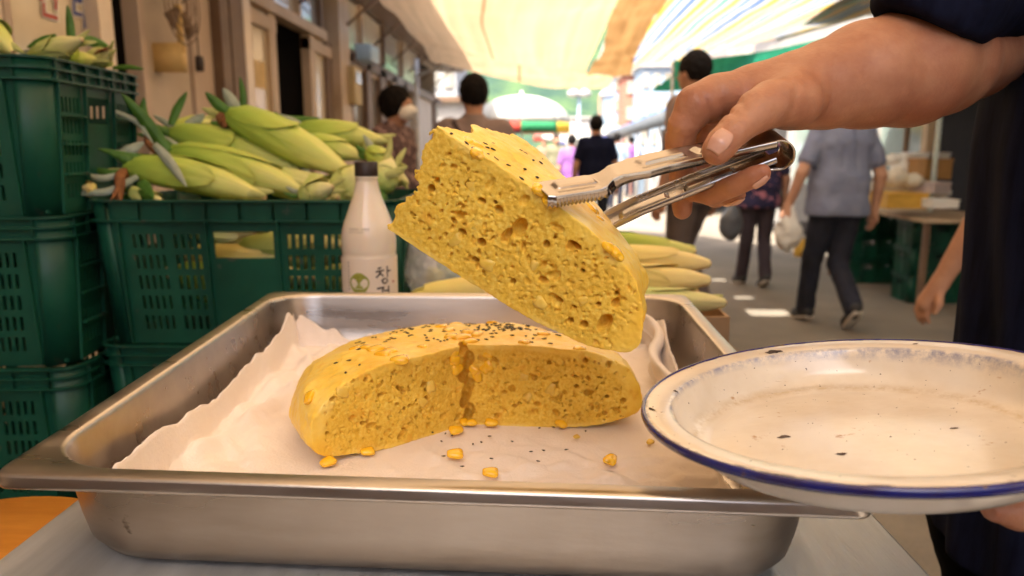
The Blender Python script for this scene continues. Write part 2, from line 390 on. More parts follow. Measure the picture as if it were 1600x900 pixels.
def kernel_mesh(P, Nn, s=1.0, lie=0.0, pale=False):
    """a corn kernel: blunt rounded crown, narrowing to a squared tip"""
    a = rng.normal(size=3); Nn = Nn / np.linalg.norm(Nn); a -= Nn * (a @ Nn); a /= np.linalg.norm(a); b = np.cross(Nn, a)
    V_ = []; F_ = []; n = 16; R = [(-1, .05), (-.98, .55), (-.9, .82), (-.6, 1.0), (-.2, 1.0), (.3, .88), (.8, .72), (1.05, .58), (1.12, .42), (1.13, .02)]
    for x, r in R:
        for k in range(n):
            th = 2 * math.pi * k / n; c_, s_ = math.cos(th), math.sin(th)
            c_ = math.copysign(abs(c_) ** .8, c_); s_ = math.copysign(abs(s_) ** .8, s_)
            V_.append(P + s * ((.0052 * x + .0012 * (1 - c_ * c_) * (x < -.5) ) * a + .0047 * r * c_ * b + .0026 * min(1, r * 1.1) * s_ * Nn))
    for i in range(len(R) - 1):
        for k in range(n): F_.append((i * n + k, i * n + (k + 1) % n, (i + 1) * n + (k + 1) % n, (i + 1) * n + k))
    return V_, F_

BC = np.array([-.051, .584, 1.0302]); A1, A2 = rad(222.5), rad(-4.5)
d1 = np.array([math.cos(A1), math.sin(A1)]); d2 = np.array([math.cos(A2), math.sin(A2)])
n1 = np.array([-d1[1], d1[0]]); n1 = n1 if n1 @ d2 > 0 else -n1      # points into the missing wedge
n2 = np.array([-d2[1], d2[0]]); n2 = n2 if n2 @ d1 > 0 else -n2
def cut1(P, fine):
    o = .004 * noise3(P, 22, 4) if fine else 0
    a = P[..., 0] * n1[0] + P[..., 1] * n1[1] + o; b = P[..., 0] * n2[0] + P[..., 1] * n2[1] + (.003 * noise3(P, 30, 8) if fine else 0)
    return np.minimum(a, b)      # positive only inside the removed wedge
def crevice(F):
    for z in range(9):
        F.ell((-.002 + .003 * math.sin(z * 2.1), .003 + .002 * math.cos(z * 3), z * .0075), (.0042, .0115, .006), .001, 's')
def pore1(g):
    d, nn = (d1, n1) if g.random() < .5 else (d2, n2); s_ = g.uniform(.004, .130); o = g.uniform(-.0018, .0005)
    return np.array([*(d * s_ + nn * o), g.uniform(.003, .056)]), np.array([nn[0], nn[1], 0.])
F = bread_field((-.148, -.130, -.008), (.148, .148, .070), .00085, cut1, (0, 0), pore1, 1150, 5)
v, q = F.mesh(); dc = cake(v)
cr = ss(-dc, .0022, .0050) * 1.0
bread = thing('corn_bread', 'round yellow corn bread with a wedge cut out, standing on the cloth in the tray', 'bread', BC)
mesh('loaf', v + BC, q, BREAD, bread, attr={'crumb': cr})
def top_at(x, y):       # height and normal of the crust, cake coordinates
    lo_, hi_ = .02, .071
    for _ in range(24):
        z = (lo_ + hi_) / 2
        if cake(np.array([x, y, z])) + lump(np.array([[x, y, z]]))[0] > 0: hi_ = z
        else: lo_ = z
    P = np.array([x, y, z]); e = 1e-3
    Nn = np.array([cake(P + np.eye(3)[i] * e) - cake(P - np.eye(3)[i] * e) for i in range(3)]); return P, Nn / np.linalg.norm(Nn)
def removed(x, y, mg=.002):
    return (x * n1[0] + y * n1[1] > -mg) and (x * n2[0] + y * n2[1] > -mg)
def onto_top(px, py):
    g = G(px, py, BC[2] + .061) - BC; x, y = g[0], g[1]; r = math.hypot(x, y)
    if r > .133: x, y = x * .133 / r, y * .133 / r
    return x, y
SD1 = [(540, 575), (560, 548), (556, 529), (582, 525), (610, 523), (620, 520), (628, 517), (632, 512), (639, 529), (640, 513), (661, 512), (664, 528), (678, 533), (684, 535), (668, 537), (611, 530), (636, 522), (694, 523), (702, 528), (712, 526), (738, 502), (755, 519), (760, 523), (775, 527), (790, 511), (793, 506), (797, 509), (775, 500), (748, 516), (708, 497), (562, 568), (525, 560), (545, 560), (880, 560), (800, 530)] + \
      [(random.gauss(785, 26), random.gauss(512, 9)) for _ in range(70)] + [(random.uniform(560, 880), random.uniform(500, 540)) for _ in range(60)]
for px, py in SD1:
    x, y = onto_top(px, py)
    if removed(x, y): continue
    P, Nn = top_at(x, y); vv, ff = seed_mesh(P + BC, Nn, 1.35); mesh('sesame_seed', vv, ff, SEED, bread)
KD1 = [(625, 566, 1), (600, 556, 1), (610, 552, .9), (588, 548, 1), (572, 546, .8), (555, 545, .7), (722, 532, 1.15), (735, 538, .9), (706, 530, 1), (745, 528, .9), (700, 520, .9), (730, 524, 1), (712, 498, .9), (770, 497, .8), (690, 512, .8), (850, 525, .8), (820, 540, .8), (905, 545, .8), (480, 585, .8), (660, 545, .6)]
for px, py, s_ in KD1:
    x, y = onto_top(px, py)
    if removed(x, y, -.004): continue
    P, Nn = top_at(x, y); vv, ff = kernel_mesh(P + BC - Nn * .0006, Nn, s_ * 1.3); mesh('corn_kernel', vv, ff, KERN, bread)
# kernels laid bare in the two cut faces
for k in range(15):
    d, nn = (d1, n1) if k % 2 else (d2, n2)
    s_ = random.uniform(.002, .022) if k < 9 else random.uniform(.03, .125); z = random.uniform(.028, .060) if k < 9 else random.uniform(.006, .050)
    P = np.array([*(d * s_ - nn * random.uniform(.0002, .0018)), z]); N3 = np.array([nn[0], nn[1], .1]); 
    vv, ff = kernel_mesh(P + BC, N3, random.uniform(.75, 1.0)); mesh('corn_kernel', vv, ff, KERN if k < 9 else KERN2, bread)

# ---- the wedge in the tongs
th = rad(33.4); tl = rad(24)
U3 = math.cos(th) * _r - math.sin(th) * _u; PRP = math.sin(th) * _r + math.cos(th) * _u
W3 = math.cos(tl) * _f + math.sin(tl) * PRP; N3 = math.cos(tl) * PRP - math.sin(tl) * _f
WO = W(613, 345, .44); HC = (.019, 0.0)
BASE = np.stack([U3, W3, N3])            # rows: local axes in world
def wl(p): return WO + np.asarray(p) @ BASE
tdir = np.array([math.cos(rad(76)), math.sin(rad(76))]); tnn = np.array([-tdir[1], tdir[0]])   # points out of the slice, to the left
def cut2(P, fine):
    a = -P[..., 1] + (.003 * noise3(P, 25, 2) if fine else 0)
    b = P[..., 0] * tnn[0] + P[..., 1] * tnn[1] + (.011 * noise3(P, 48, 6) + .006 * noise3(P, 120, 7) + .003 * noise3(P, 300, 9) - .002 if fine else 0)
    return np.maximum(a, b)
def pore2(g): return np.array([g.uniform(.008, .15), g.uniform(-.0006, .0014), g.uniform(.003, .056)]), np.array([0, 1., 0])
F = bread_field((-.014, -.006, -.008), (.168, .146, .070), .00066, cut2, HC, pore2, 620, 11)
for p in ((.066, .001, .040, .0042, .009, .0065), (.062, .001, .032, .0024, .008, .005), (.138, .001, .020, .0038, .010, .0062), (.129, .001, .012, .0024, .007, .0024), (.136, .001, .034, .0024, .007, .0030), (.098, .001, .050, .0045, .008, .0020), (.052, .001, .020, .0028, .008, .0026), (.084, .001, .041, .0020, .007, .0024)):
    F.ell(p[:3], p[3:], .0006, 's')
for k in range(17):
    a_ = rng.uniform(.0011, .0023); F.ell((rng.uniform(.01, .148), .001, rng.uniform(.006, .054)), (a_ * rng.uniform(.8, 1.6), .007, a_ * rng.uniform(.8, 1.3)), .0004, 's')
v, q = F.mesh(); dc = cake(v, HC); cr = ss(-dc, .0020, .0050)
wedge = thing('corn_bread_wedge', 'thick torn wedge of yellow corn bread lifted in the tongs above the tray', 'bread', WO)
o = mesh('crumb_body', wl(v), q, BREAD, wedge, attr={'crumb': cr}); o.name = 'loaf_wedge'
def ray_plane(px, py, h):
    k = _k(px, py); p0 = wl((0, 0, h)); s_ = ((p0 - CC) @ N3) / (k @ N3); return (CC + k * s_ - WO) @ BASE.T
def top2(px, py):
    q_ = ray_plane(px, py, .063); x, y = q_[0] - HC[0], q_[1]; r = math.hypot(x, y)
    if r > .135: x, y = x * .135 / r, y * .135 / r
    y = max(y, .003); P, Nn = top_at(x, y); return P + np.array([HC[0], 0, 0]), Nn
SD2 = [(720, 231), (733, 236), (737, 222), (757, 227), (760, 233), (769, 236), (762, 243), (772, 249), (774, 251), (793, 261), (808, 287), (813, 237), (820, 241), (831, 254), (845, 254), (819, 267), (838, 279), (866, 322), (895, 336), (700, 213), (747, 227), (850, 243), (770, 228)]
for px, py in SD2:
    P, Nn = top2(px, py); vv, ff = seed_mesh(wl(P), Nn @ BASE, 1.2); mesh('sesame_seed', vv, ff, SEED, wedge)
for px, py, s_, sunk in [(831, 316, 1.12, -.001), (843, 333, 1.15, .001), (733, 222, .9, .001), (745, 228, .9, .001), (757, 221, .8, .002), (742, 241, 1, .001), (815, 247, .7, .002), (838, 243, .6, .002), (953, 398, 1, .001), (962, 410, 1, .0), (930, 320, 1, .002), (945, 335, .8, .002)]:
    P, Nn = top2(px, py); vv, ff = kernel_mesh(wl(P - Nn * sunk), Nn @ BASE, s_); mesh('corn_kernel', vv, ff, KERN, wedge)
for u_, h_, s_ in ((.038, .012, .85), (.062, .010, .9), (.10, .008, .8), (.044, .026, .6), (.03, .045, .6), (.12, .024, .6), (.085, .026, .55)):
    vv, ff = kernel_mesh(wl((u_, .0012, h_)), -W3, s_); mesh('corn_kernel', vv, ff, KERN2, wedge)

# ---- cloth in the tray
ZC = ZF + .0035
nu, nv = 150, 170
U_ = np.linspace(-1, 1, nu); Vv_ = np.linspace(-1, 1, nv); UU, VV = np.meshgrid(U_, Vv_, indexing='ij')
ufl, vfl = .196, .222
lext = np.interp(Vv_, [-1, -.75, -.4, -.1, .15, .45, .7, .85, 1], [.236, .230, .224, .224, .226, .228, .234, .238, .234])
lext = lext + .003 * np.sin(Vv_ * 7)
rext = np.interp(Vv_, [-1, -.3, .1, .35, .5, .62, .75, .9, 1], [.200, .205, .215, .222, .220, .233, .240, .236, .236]) + .003 * np.sin(Vv_ * 17)
bext = np.interp(U_, [-1, -.9, -.8, -.68, -.5, 0, .5, .8, 1], [.240, .256, .262, .246, .230, .222, .222, .230, .230])
fext = np.interp(U_, [-1, -.6, -.2, 1], [.236, .230, .222, .222])
SU = np.where(UU < 0, UU * lext[None, :], UU * rext[None, :]); SV = np.where(VV < 0, VV * fext[:, None], VV * bext[:, None])
def climb(s_, fl):
    a = np.abs(s_); over = np.maximum(0, a - fl + .006); zz = np.where(over < .02, over ** 2 / .04 * 1.0, over - .01); return np.sign(s_) * np.minimum(a, fl - .004 + over * .16), zz
uu, zu = climb(SU, ufl); vv2, zv = climb(SV, vfl); zz = np.sqrt(zu ** 2 + zv ** 2)
xy = tq(uu, vv2); P3 = np.concatenate([xy, (ZC + zz)[..., None]], -1)
Q3 = np.stack([SU, SV, 0 * SU], -1); rot = np.stack([SU * .8 + SV * .6, (SV * .8 - SU * .6) * .35, 0 * SU], -1)
wr = np.abs(fbm(rot, 26, 3, 12)) ; wr2 = fbm(Q3, 60, 2, 30)
rb = np.hypot(P3[..., 0] - BC[0], P3[..., 1] - BC[1]); inw = np.minimum((P3[..., 0] - BC[0]) * n1[0] + (P3[..., 1] - BC[1]) * n1[1], (P3[..., 0] - BC[0]) * n2[0] + (P3[..., 1] - BC[1]) * n2[1])
dm = ss(np.maximum(rb - .136, inw * .7), -.004, .05)
fold = lambda x0, y0, dx, dy, hgt, wd: hgt * np.exp(-(((P3[..., 0] - x0) * dy - (P3[..., 1] - y0) * dx) / wd) ** 2)
fl_ = fold(-.235, .55, .2, 1, .011, .010) * ss(P3[..., 1], .40, .5) + fold(-.262, .5, .12, 1, .006, .007) * ss(P3[..., 1], .4, .48) + fold(-.20, .70, -.6, .8, .009, .009) * (P3[..., 1] > .64) * ss(P3[..., 1], .64, .7)
fl_ += fold(.06, .47, 1, .18, .0022, .008) + fold(-.05, .43, 1, -.06, .0018, .006) + fold(.1, .52, 1, .3, .0016, .006)
P3[..., 2] = np.minimum(P3[..., 2], ZR - .004)
wr4 = np.abs(fbm(Q3, 75, 2, 44))
P3[..., 2] += (.015 * wr + .0022 * wr2 - .0030 * wr4 + fl_) * (.10 + .9 * dm) + .0012
P3[..., 2] = np.where(dm < .02, np.minimum(P3[..., 2], BC[2] + .0012), P3[..., 2])
sg = np.clip((np.abs(uu) - (ufl - .012)) / .02, 0, 1); P3[..., 0] -= np.sign(uu) * sg * (.002 + .001 * np.abs(wr2) + .003 * wr)
sgv = np.clip((np.abs(vv2) - (vfl - .012)) / .02, 0, 1); P3[..., 1] -= np.sign(vv2) * sgv * (.003 + .006 * wr)
m = MB().grid(P3); o = m.build('cloth', CLOTH, None); solid(o, .0016, 1)
tag(o, 'wrinkled beige cotton cloth lining the steel tray under the bread', 'cloth')
# the rolled hem that stands up on the right
pts = [W(x, y, d) for x, y, d in [(1003, 488, .84), (1018, 492, .82), (1030, 502, .80), (1037, 516, .78), (1036, 528, .76), (1028, 540, .73), (1027, 552, .70), (1036, 566, .67), (1050, 580, .64), (1075, 600, .60)]]
cv = []
for i in range(len(pts) - 1):
    for k in range(8): cv.append(pts[i] * (1 - k / 8) + pts[i + 1] * k / 8)
cv = np.array(cv); 
for _ in range(6): cv[1:-1] = (cv[:-2] + 2 * cv[1:-1] + cv[2:]) / 4
gr = []
for i, p in enumerate(cv):
    w_ = .5 + .5 * math.sin(i * .5); row = []
    zb = ZC + .006
    for k in range(15):
        a = k / 14
        if a < .5: q_ = p + np.array([-.006 - .002 * w_, 0, 0]) * (1 - math.cos(a * math.pi * 2)) * .5; q_[2] = p[2] * 1 + (zb - p[2]) * (1 - a * 2) ** 1.0 - .002
        else:
            b_ = (a - .5) * 2; q_ = p + np.array([-.004 + .008 * math.sin(b_ * 3.1) - .004, 0, .003 * math.sin(b_ * 5) - .016 * b_])
        row.append(q_)
    gr.append(row)
gr = np.array(gr)
hem = MB().grid(gr).build('hem', CLOTH, None); solid(hem, .0018, 0); hem.parent = o

# ---- loose kernels and seeds on the cloth
ZS = ZC + .0052
def cloth_z(x, y):
    d_ = (P3[..., 0] - x) ** 2 + (P3[..., 1] - y) ** 2; return P3[..., 2][np.unravel_index(d_.argmin(), d_.shape)] + .0018
LK = [(712, 672, 1, 'flat yellow corn kernel lying just in front of the notch of the bread'), (725, 659, .8, 'left one of two small corn kernels touching under the notch of the bread'),
      (737, 660, .8, 'right one of two small corn kernels touching under the notch of the bread'), (767, 660, .95, 'corn kernel by the foot of the right cut face, nearest the notch'),
      (712, 709, 1.05, 'plump corn kernel alone on the cloth below the notch of the bread'), (767, 738, .95, 'corn kernel half hidden behind the front rim of the tray'),
      (877, 662, .9, 'corn kernel at the foot of the right cut face beside a sesame seed'), (954, 718, 1, 'plump corn kernel alone on the cloth near the enamel plate'),
      (513, 721, 1.0, 'orange corn kernel at the front tip of the left cut face'), (575, 705, .9, 'orange corn kernel pressed against the foot of the left cut face'),
      (1016, 690, .55, 'small pale corn crumb on the cloth closest to the enamel plate'), (901, 682, .45, 'tiny pale corn crumb below the right cut face')]
for px, py, s_, lb in LK:
    g = G(px, py, ZS); z = cloth_z(g[0], g[1]); g = G(px, py, z + .003 * s_)
    vv, ff = kernel_mesh(g, np.array([.1, -.2, 1]), s_ * 1.05)
    tag(mesh('corn_kernel', vv, ff, KERN if s_ > .6 else KERN2, None, origin=g), lb, 'corn kernel', 'loose corn kernels on the cloth')
for px, py in [(676, 676), (622, 682), (696, 678), (706, 681), (765, 682), (752, 691), (739, 694), (693, 713), (768, 717), (722, 729), (830, 706), (849, 704), (885, 703), (841, 721), (843, 669), (865, 668), (915, 674), (730, 648), (690, 690), (800, 690)]:
    g = G(px, py, ZS); z = cloth_z(g[0], g[1]); g = G(px, py, z + .0006)
    vv, ff = seed_mesh(g, np.array([0, 0, 1.]), 1.1)
    tag(mesh('sesame_seed', vv, ff, SEED, None, origin=g), 'tiny black sesame seed lying loose on the beige cloth in front of the bread', 'sesame seed', 'loose sesame seeds on the cloth')

# ---- enamel plate
PR, PC, pa, pb = .1142, np.array([.1742, .3722, 1.125]), .1238, -.03295
e1 = np.array([1, 0, pa]); e1 /= np.linalg.norm(e1); e2 = np.array([0, 1, pb]); e2 -= e1 * (e1 @ e2); e2 /= np.linalg.norm(e2); e3 = np.cross(e1, e2)
def pl(P): P = np.asarray(P); return PC + P @ np.stack([e1, e2, e3])
def enamel():
    m, N, L, b = node_mat('white_enamel'); tc = N.new('ShaderNodeTexCoord')
    def nz(s, d=5, st=None, r=.6):
        n = N.new('ShaderNodeTexNoise'); n.inputs['Scale'].default_value = s; n.inputs['Detail'].default_value = d; n.inputs['Roughness'].default_value = r
        if st:
            mp = N.new('ShaderNodeMapping'); mp.inputs['Scale'].default_value = st; mp.inputs['Rotation'].default_value = (0, 0, .5); L.new(tc.outputs['Object'], mp.inputs[0]); L.new(mp.outputs[0], n.inputs[0])
        else: L.new(tc.outputs['Object'], n.inputs[0])
        return n
    def rp(n, a, ca, bb, cb):
        r = N.new('ShaderNodeValToRGB'); r.color_ramp.elements[0].position = a; r.color_ramp.elements[1].position = bb
        r.color_ramp.elements[0].color = (*ca, 1); r.color_ramp.elements[1].color = (*cb, 1); L.new(n.outputs[0], r.inputs[0]); return r
    def mixc(f, a, bcol):
        x = N.new('ShaderNodeMix'); x.data_type = 'RGBA'; L.new(f, x.inputs[0]); L.new(a, x.inputs[6]); x.inputs[7].default_value = (*bcol, 1); return x.outputs[2]
    base = rp(nz(14), .3, (.66, .55, .41), .62, (.78, .71, .60)).outputs[0]
    sc = rp(nz(70, 6, (1, 9, 1), .75), .66, (0, 0, 0), .70, (1, 1, 1)).outputs[0]
    c = mixc(sc, base, (.52, .42, .30))
    st = rp(nz(46, 6, None, .7), .64, (0, 0, 0), .70, (1, 1, 1)).outputs[0]; c = mixc(st, c, (.45, .25, .10))
    sp = rp(nz(330, 2), .725, (0, 0, 0), .74, (1, 1, 1)).outputs[0]; c = mixc(sp, c, (.09, .07, .06))
    sep = N.new('ShaderNodeSeparateXYZ'); L.new(tc.outputs['Object'], sep.inputs[0])
    def mth(op, a_, b_=None):
        x = N.new('ShaderNodeMath'); x.operation = op
        for i_, v_ in enumerate((a_, b_)):
            if v_ is None: continue
            if isinstance(v_, (int, float)): x.inputs[i_].default_value = v_
            else: L.new(v_, x.inputs[i_])
        return x.outputs[0]
    rr_ = mth('SQRT', mth('ADD', mth('MULTIPLY', sep.outputs[0], sep.outputs[0]), mth('MULTIPLY', sep.outputs[1], sep.outputs[1])))
    def band(rc, wd): return mth('MAXIMUM', mth('SUBTRACT', 1.0, mth('DIVIDE', mth('ABSOLUTE', mth('SUBTRACT', rr_, rc)), wd)), 0.0)
    wn = rp(nz(120, 6, None, .75), .40, (0, 0, 0), .60, (1, 1, 1)).outputs[0]
    c = mixc(mth('MULTIPLY', band(PR * .862, .0022), wn), c, (.30, .30, .38))
    c = mixc(mth('MULTIPLY', band(PR * .985, .0020), rp(nz(70, 5), .5, (0, 0, 0), .62, (1, 1, 1)).outputs[0]), c, (.10, .08, .10))
    c = mixc(mth('MULTIPLY', band(PR * .74, .005), mth('MULTIPLY', wn, .8)), c, (.55, .42, .26))
    L.new(c, b.inputs['Base Color']); mr = N.new('ShaderNodeMapRange'); L.new(nz(50, 4).outputs[0], mr.inputs[0]); mr.inputs[3].default_value = .06; mr.inputs[4].default_value = .30; L.new(mr.outputs[0], b.inputs['Roughness'])
    b.inputs['Coat Weight'].default_value = .3; b.inputs['Coat Roughness'].default_value = .12
    bp = N.new('ShaderNodeBump'); bp.inputs['Strength'].default_value = .25; bp.inputs['Distance'].default_value = .0006; L.new(nz(40, 6, (1, 4, 1)).outputs[0], bp.inputs['Height']); L.new(bp.outputs[0], b.inputs['Normal'])
    return m
ENAM = enamel(); RUST = mat('rusty_chip', (.12, .08, .065), .8, 0, (.02, .012, .01), 200)
BLUE = mat('blue_enamel', (.012, .018, .16), .2, 0, (.02, .015, .09), 60, coat=.4, spots=(.10, .06, .035), spotscale=60, spotth=.63)
plate = thing('enamel_plate', 'worn white enamel plate with chipped blue rim held over the tray corner', 'plate', PC)
R_ = PR
prof_in = [(R_ * 1.0, .0), (R_ * .99, .0006), (R_ * .97, .0007), (R_ * .93, .0002), (R_ * .885, -.0004), (R_ * .868, -.0011), (R_ * .860, -.0028), (R_ * .850, -.0065), (R_ * .832, -.0125), (R_ * .805, -.0178), (R_ * .775, -.0212), (R_ * .745, -.0226), (R_ * .725, -.0230), (R_ * .71, -.0238), (R_ * .69, -.0240), (R_ * .4, -.0235), (R_ * .02, -.0235)]
m = MB(); m.lathe(prof_in[:-1] + [(.00005, -.0235)], n=128, cap=False); m.v = [tuple(p) for p in pl(np.array(m.v))]; m.f = [q_[::-1] for q_ in m.f]; m.build('dish', ENAM, plate)
m = MB(); m.lathe([(r, z - .0012 if r < R_ * .99 else z - .001) for r, z in prof_in[:-1] + [(.00005, -.0235)]], n=128, cap=False); m.v = [tuple(p) for p in pl(np.array(m.v))]; m.build('underside', mat('white_enamel_back', (.74, .70, .64), .2, 0, (.66, .60, .52), 20, coat=.4), plate)
m = MB(); nn_ = 128
for i in range(nn_):
    a = 2 * math.pi * i / nn_
    for k in range(10):
        b_ = 2 * math.pi * k / 10; rr = R_ + .0016 * math.cos(b_); m.v.append(tuple(pl((rr * math.cos(a), rr * math.sin(a), -.0012 + .0024 * math.sin(b_)))))
for i in range(nn_):
    for k in range(10): m.f.append((i * 10 + k, i * 10 + (k + 1) % 10, ((i + 1) % nn_) * 10 + (k + 1) % 10, ((i + 1) % nn_) * 10 + k))
m.build('rim', BLUE, plate)
def chip(px, py, wpx, hpx, ang=0, lift=.0006):
    """irregular flat chip on the plate, sized in metres, found on the plate by its height"""
    k = _k(px, py); lo_, hi_ = .15, .8; best = None
    for s_ in np.linspace(.2, .8, 1500):
        p = CC + k * s_; q_ = np.stack([e1, e2, e3]) @ (p - PC); r = math.hypot(q_[0], q_[1])
        if r < R_:
            z = np.interp(r, [a[0] for a in prof_in[::-1]], [a[1] for a in prof_in[::-1]])
            if q_[2] < z: best = q_; break
    if best is None: return
    c = best; sx = wpx / FX * s_; sy = hpx / FX * s_ * 2.2; P = []
    n = 14; ctr = None; rr = [random.uniform(.6, 1.1) for _ in range(n)]
    for i in range(n):
        a = 2 * math.pi * i / n; x = c[0] + sx * rr[i] * math.cos(a) * math.cos(ang) - sy * rr[i] * math.sin(a) * math.sin(ang); y = c[1] + sx * rr[i] * math.cos(a) * math.sin(ang) + sy * rr[i] * math.sin(a) * math.cos(ang)
        z = np.interp(math.hypot(x, y), [a_[0] for a_ in prof_in[::-1]], [a_[1] for a_ in prof_in[::-1]]); P.append(pl((x, y, z + lift * .5)))
    z = np.interp(math.hypot(c[0], c[1]), [a_[0] for a_ in prof_in[::-1]], [a_[1] for a_ in prof_in[::-1]]); P.append(pl((c[0], c[1], z + lift)))
    mesh('chip', P, [(i, (i + 1) % n, n) for i in range(n)], RUST, plate)
for a in [(1210, 550, 14, 4, 0), (1035, 592, 8, 3, .6), (1226, 683, 12, 3, 0), (1315, 710, 10, 2.5, -.2), (1491, 670, 9, 1.6, 0), (1056, 612, 4, 2, .5), (1430, 538, 5, 1.2, 0), (1018, 640, 4, 4, .5), (1290, 531, 6, 1.4, 0), (1075, 575, 5, 1.6, .5)]:
    chip(*a)

# ---- tongs : one strip of steel bent double
def smooth_path(pts, n=200):
    pts = np.array(pts, float); d = np.r_[0, np.cumsum(np.linalg.norm(np.diff(pts, axis=0), axis=1))]; s_ = np.linspace(0, d[-1], n)
    P = np.stack([np.interp(s_, d, pts[:, i]) for i in range(3)], 1)
    for _ in range(10): P[1:-1] = (P[:-2] + 2 * P[1:-1] + P[2:]) / 4
    return P, s_
Bv = (-.83 * _f - .50 * _u + .12 * _r); Bv /= np.linalg.norm(Bv)
tongs = thing('steel_tongs', 'shiny stainless steel tongs gripping the lifted bread wedge', 'tongs', W(1225, 235, .45))
def strip(name, pts, width, emb, lipsgn, teeth=None):
    P, s_ = smooth_path(pts, 260); T = np.gradient(P, axis=0); T /= np.linalg.norm(T, axis=1)[:, None]
    B = Bv - T * (T @ Bv)[:, None]; B /= np.linalg.norm(B, axis=1)[:, None]; Nn = np.cross(B, T); sgn = np.sign(Nn @ _u + 1e-9)[:, None] * 1.0
    Nn = Nn if (Nn[5] @ _u) > 0 else -Nn
    cols = np.linspace(-1, 1, 25); rows = []
    for i in range(len(P)):
        w_ = width(s_[i]); row = []; lp = .0042 if teeth is None else teeth(s_[i])
        lb = .0042
        row.append(P[i] - B[i] * w_ * 1.02 - Nn[i] * lb * lipsgn); row.append(P[i] - B[i] * w_ * 1.01 - Nn[i] * .001 * lipsgn)
        for c in cols: row.append(P[i] + B[i] * w_ * c * .97 + Nn[i] * emb(s_[i], c) * lipsgn)
        row.append(P[i] + B[i] * w_ * 1.01 - Nn[i] * .001 * lipsgn); row.append(P[i] + B[i] * w_ * 1.03 - Nn[i] * lp * lipsgn)
        rows.append(row)
    o = MB().grid(rows).build(name, STEEL2, tongs); solid(o, .0008, 0); return o
def groove(s_, c, a, b, wd=.38):
    e = ss(np.float64(s_), a, a + .004) * (1 - ss(np.float64(s_), b - .004, b)); return .0022 * e * (1 - ss(np.float64(abs(c)), wd * .55, wd))
# upper arm, tip first
def dtop(x, y, lift): return float((wl(ray_plane(x, y, .0655)) - CC) @ _f) - lift
_d0, _d1 = dtop(850, 300, .004), dtop(925, 286, .006); print('tong depths', _d0, _d1)
up = [W(846, 297, _d0), W(870, 293, _d0 + .003), W(930, 284, _d0 + .009), W(946, 275, _d0 + .0105), W(960, 267, _d0 + .012), W(1030, 249, .4 * _d0 + .6 * .455), W(1120, 230, .455), W(1205, 212, .454)]
strip('upper_arm', up, lambda s_: np.interp(s_, [0, .004, .034, .040, .052, .064, .2], [.0085, .0105, .0105, .0075, .0085, .0105, .0098]),
      lambda s_, c: groove(s_, c, .006, .034, .55) + groove(s_, c, .062, .098, .5) + groove(s_, c, .104, .138, .5), 1,
      lambda s_: (.0055 + .0016 * abs(((s_ * 420) % 1) * 2 - 1)) if s_ < .036 else np.interp(s_, [.036, .042, .055, .2], [.006, .0065, .0045, .004]))
lo = [W(905, 372, .500), W(965, 342, .492), W(1000, 325, .486), W(1065, 299, .478), W(1100, 285, .474), W(1205, 246, .470)]
strip('lower_arm', lo, lambda s_: .0095, lambda s_, c: -groove(s_, c, .030, .066, .5) - groove(s_, c, .075, .11, .5), -1)
bend = [W(1195, 214, .455), W(1212, 211, .455), W(1224, 215, .456), W(1231, 226, .459), W(1230, 240, .463), W(1220, 250, .467), W(1205, 254, .470), W(1190, 256, .4715)]
P, s_ = smooth_path(bend, 60); P = P
T = np.gradient(P, axis=0); T /= np.linalg.norm(T, axis=1)[:, None]; B = Bv - T * (T @ Bv)[:, None]; B /= np.linalg.norm(B, axis=1)[:, None]
rows = [[P[i] + B[i] * c * .0102 for c in np.linspace(-1, 1, 9)] for i in range(len(P))]
solid(MB().grid(rows).build('bend', STEEL2, tongs), .0009, 0)

# ============================================================ crates
CL, CWd, CHt, CT = .485, .33, .231, .0035
def wall_panel(xs, zs, solid_, half, zmap, side):
    """a wall with real holes; xs along the wall, z up, thickness inward; tapered"""
    nx, nz = len(xs), len(zs); V_ = []; F_ = []
    def vid(i, j, l): return (i * nz + j) * 2 + l
    for x in xs:
        for z in zs:
            tpr = .012 * (1 - z / CHt); sc = (half - tpr) / half
            for l in (0, 1): V_.append(side(x * sc, l * CT + tpr, z))
    for i in range(nx - 1):
        for j in range(nz - 1):
            if not solid_(i, j): continue
            F_.append((vid(i, j, 0), vid(i + 1, j, 0), vid(i + 1, j + 1, 0), vid(i, j + 1, 0)))
            F_.append((vid(i, j, 1), vid(i, j + 1, 1), vid(i + 1, j + 1, 1), vid(i + 1, j, 1)))
            for (di, dj, a, b) in ((-1, 0, (i, j), (i, j + 1)), (1, 0, (i + 1, j + 1), (i + 1, j)), (0, -1, (i + 1, j), (i, j)), (0, 1, (i, j + 1), (i + 1, j + 1))):
                ii, jj = i + di, j + dj
                if ii < 0 or jj < 0 or ii >= nx - 1 or jj >= nz - 1 or not solid_(ii, jj):
                    F_.append((vid(*a, 0), vid(*a, 1), vid(*b, 1), vid(*b, 0))[::-1])
    return V_, F_
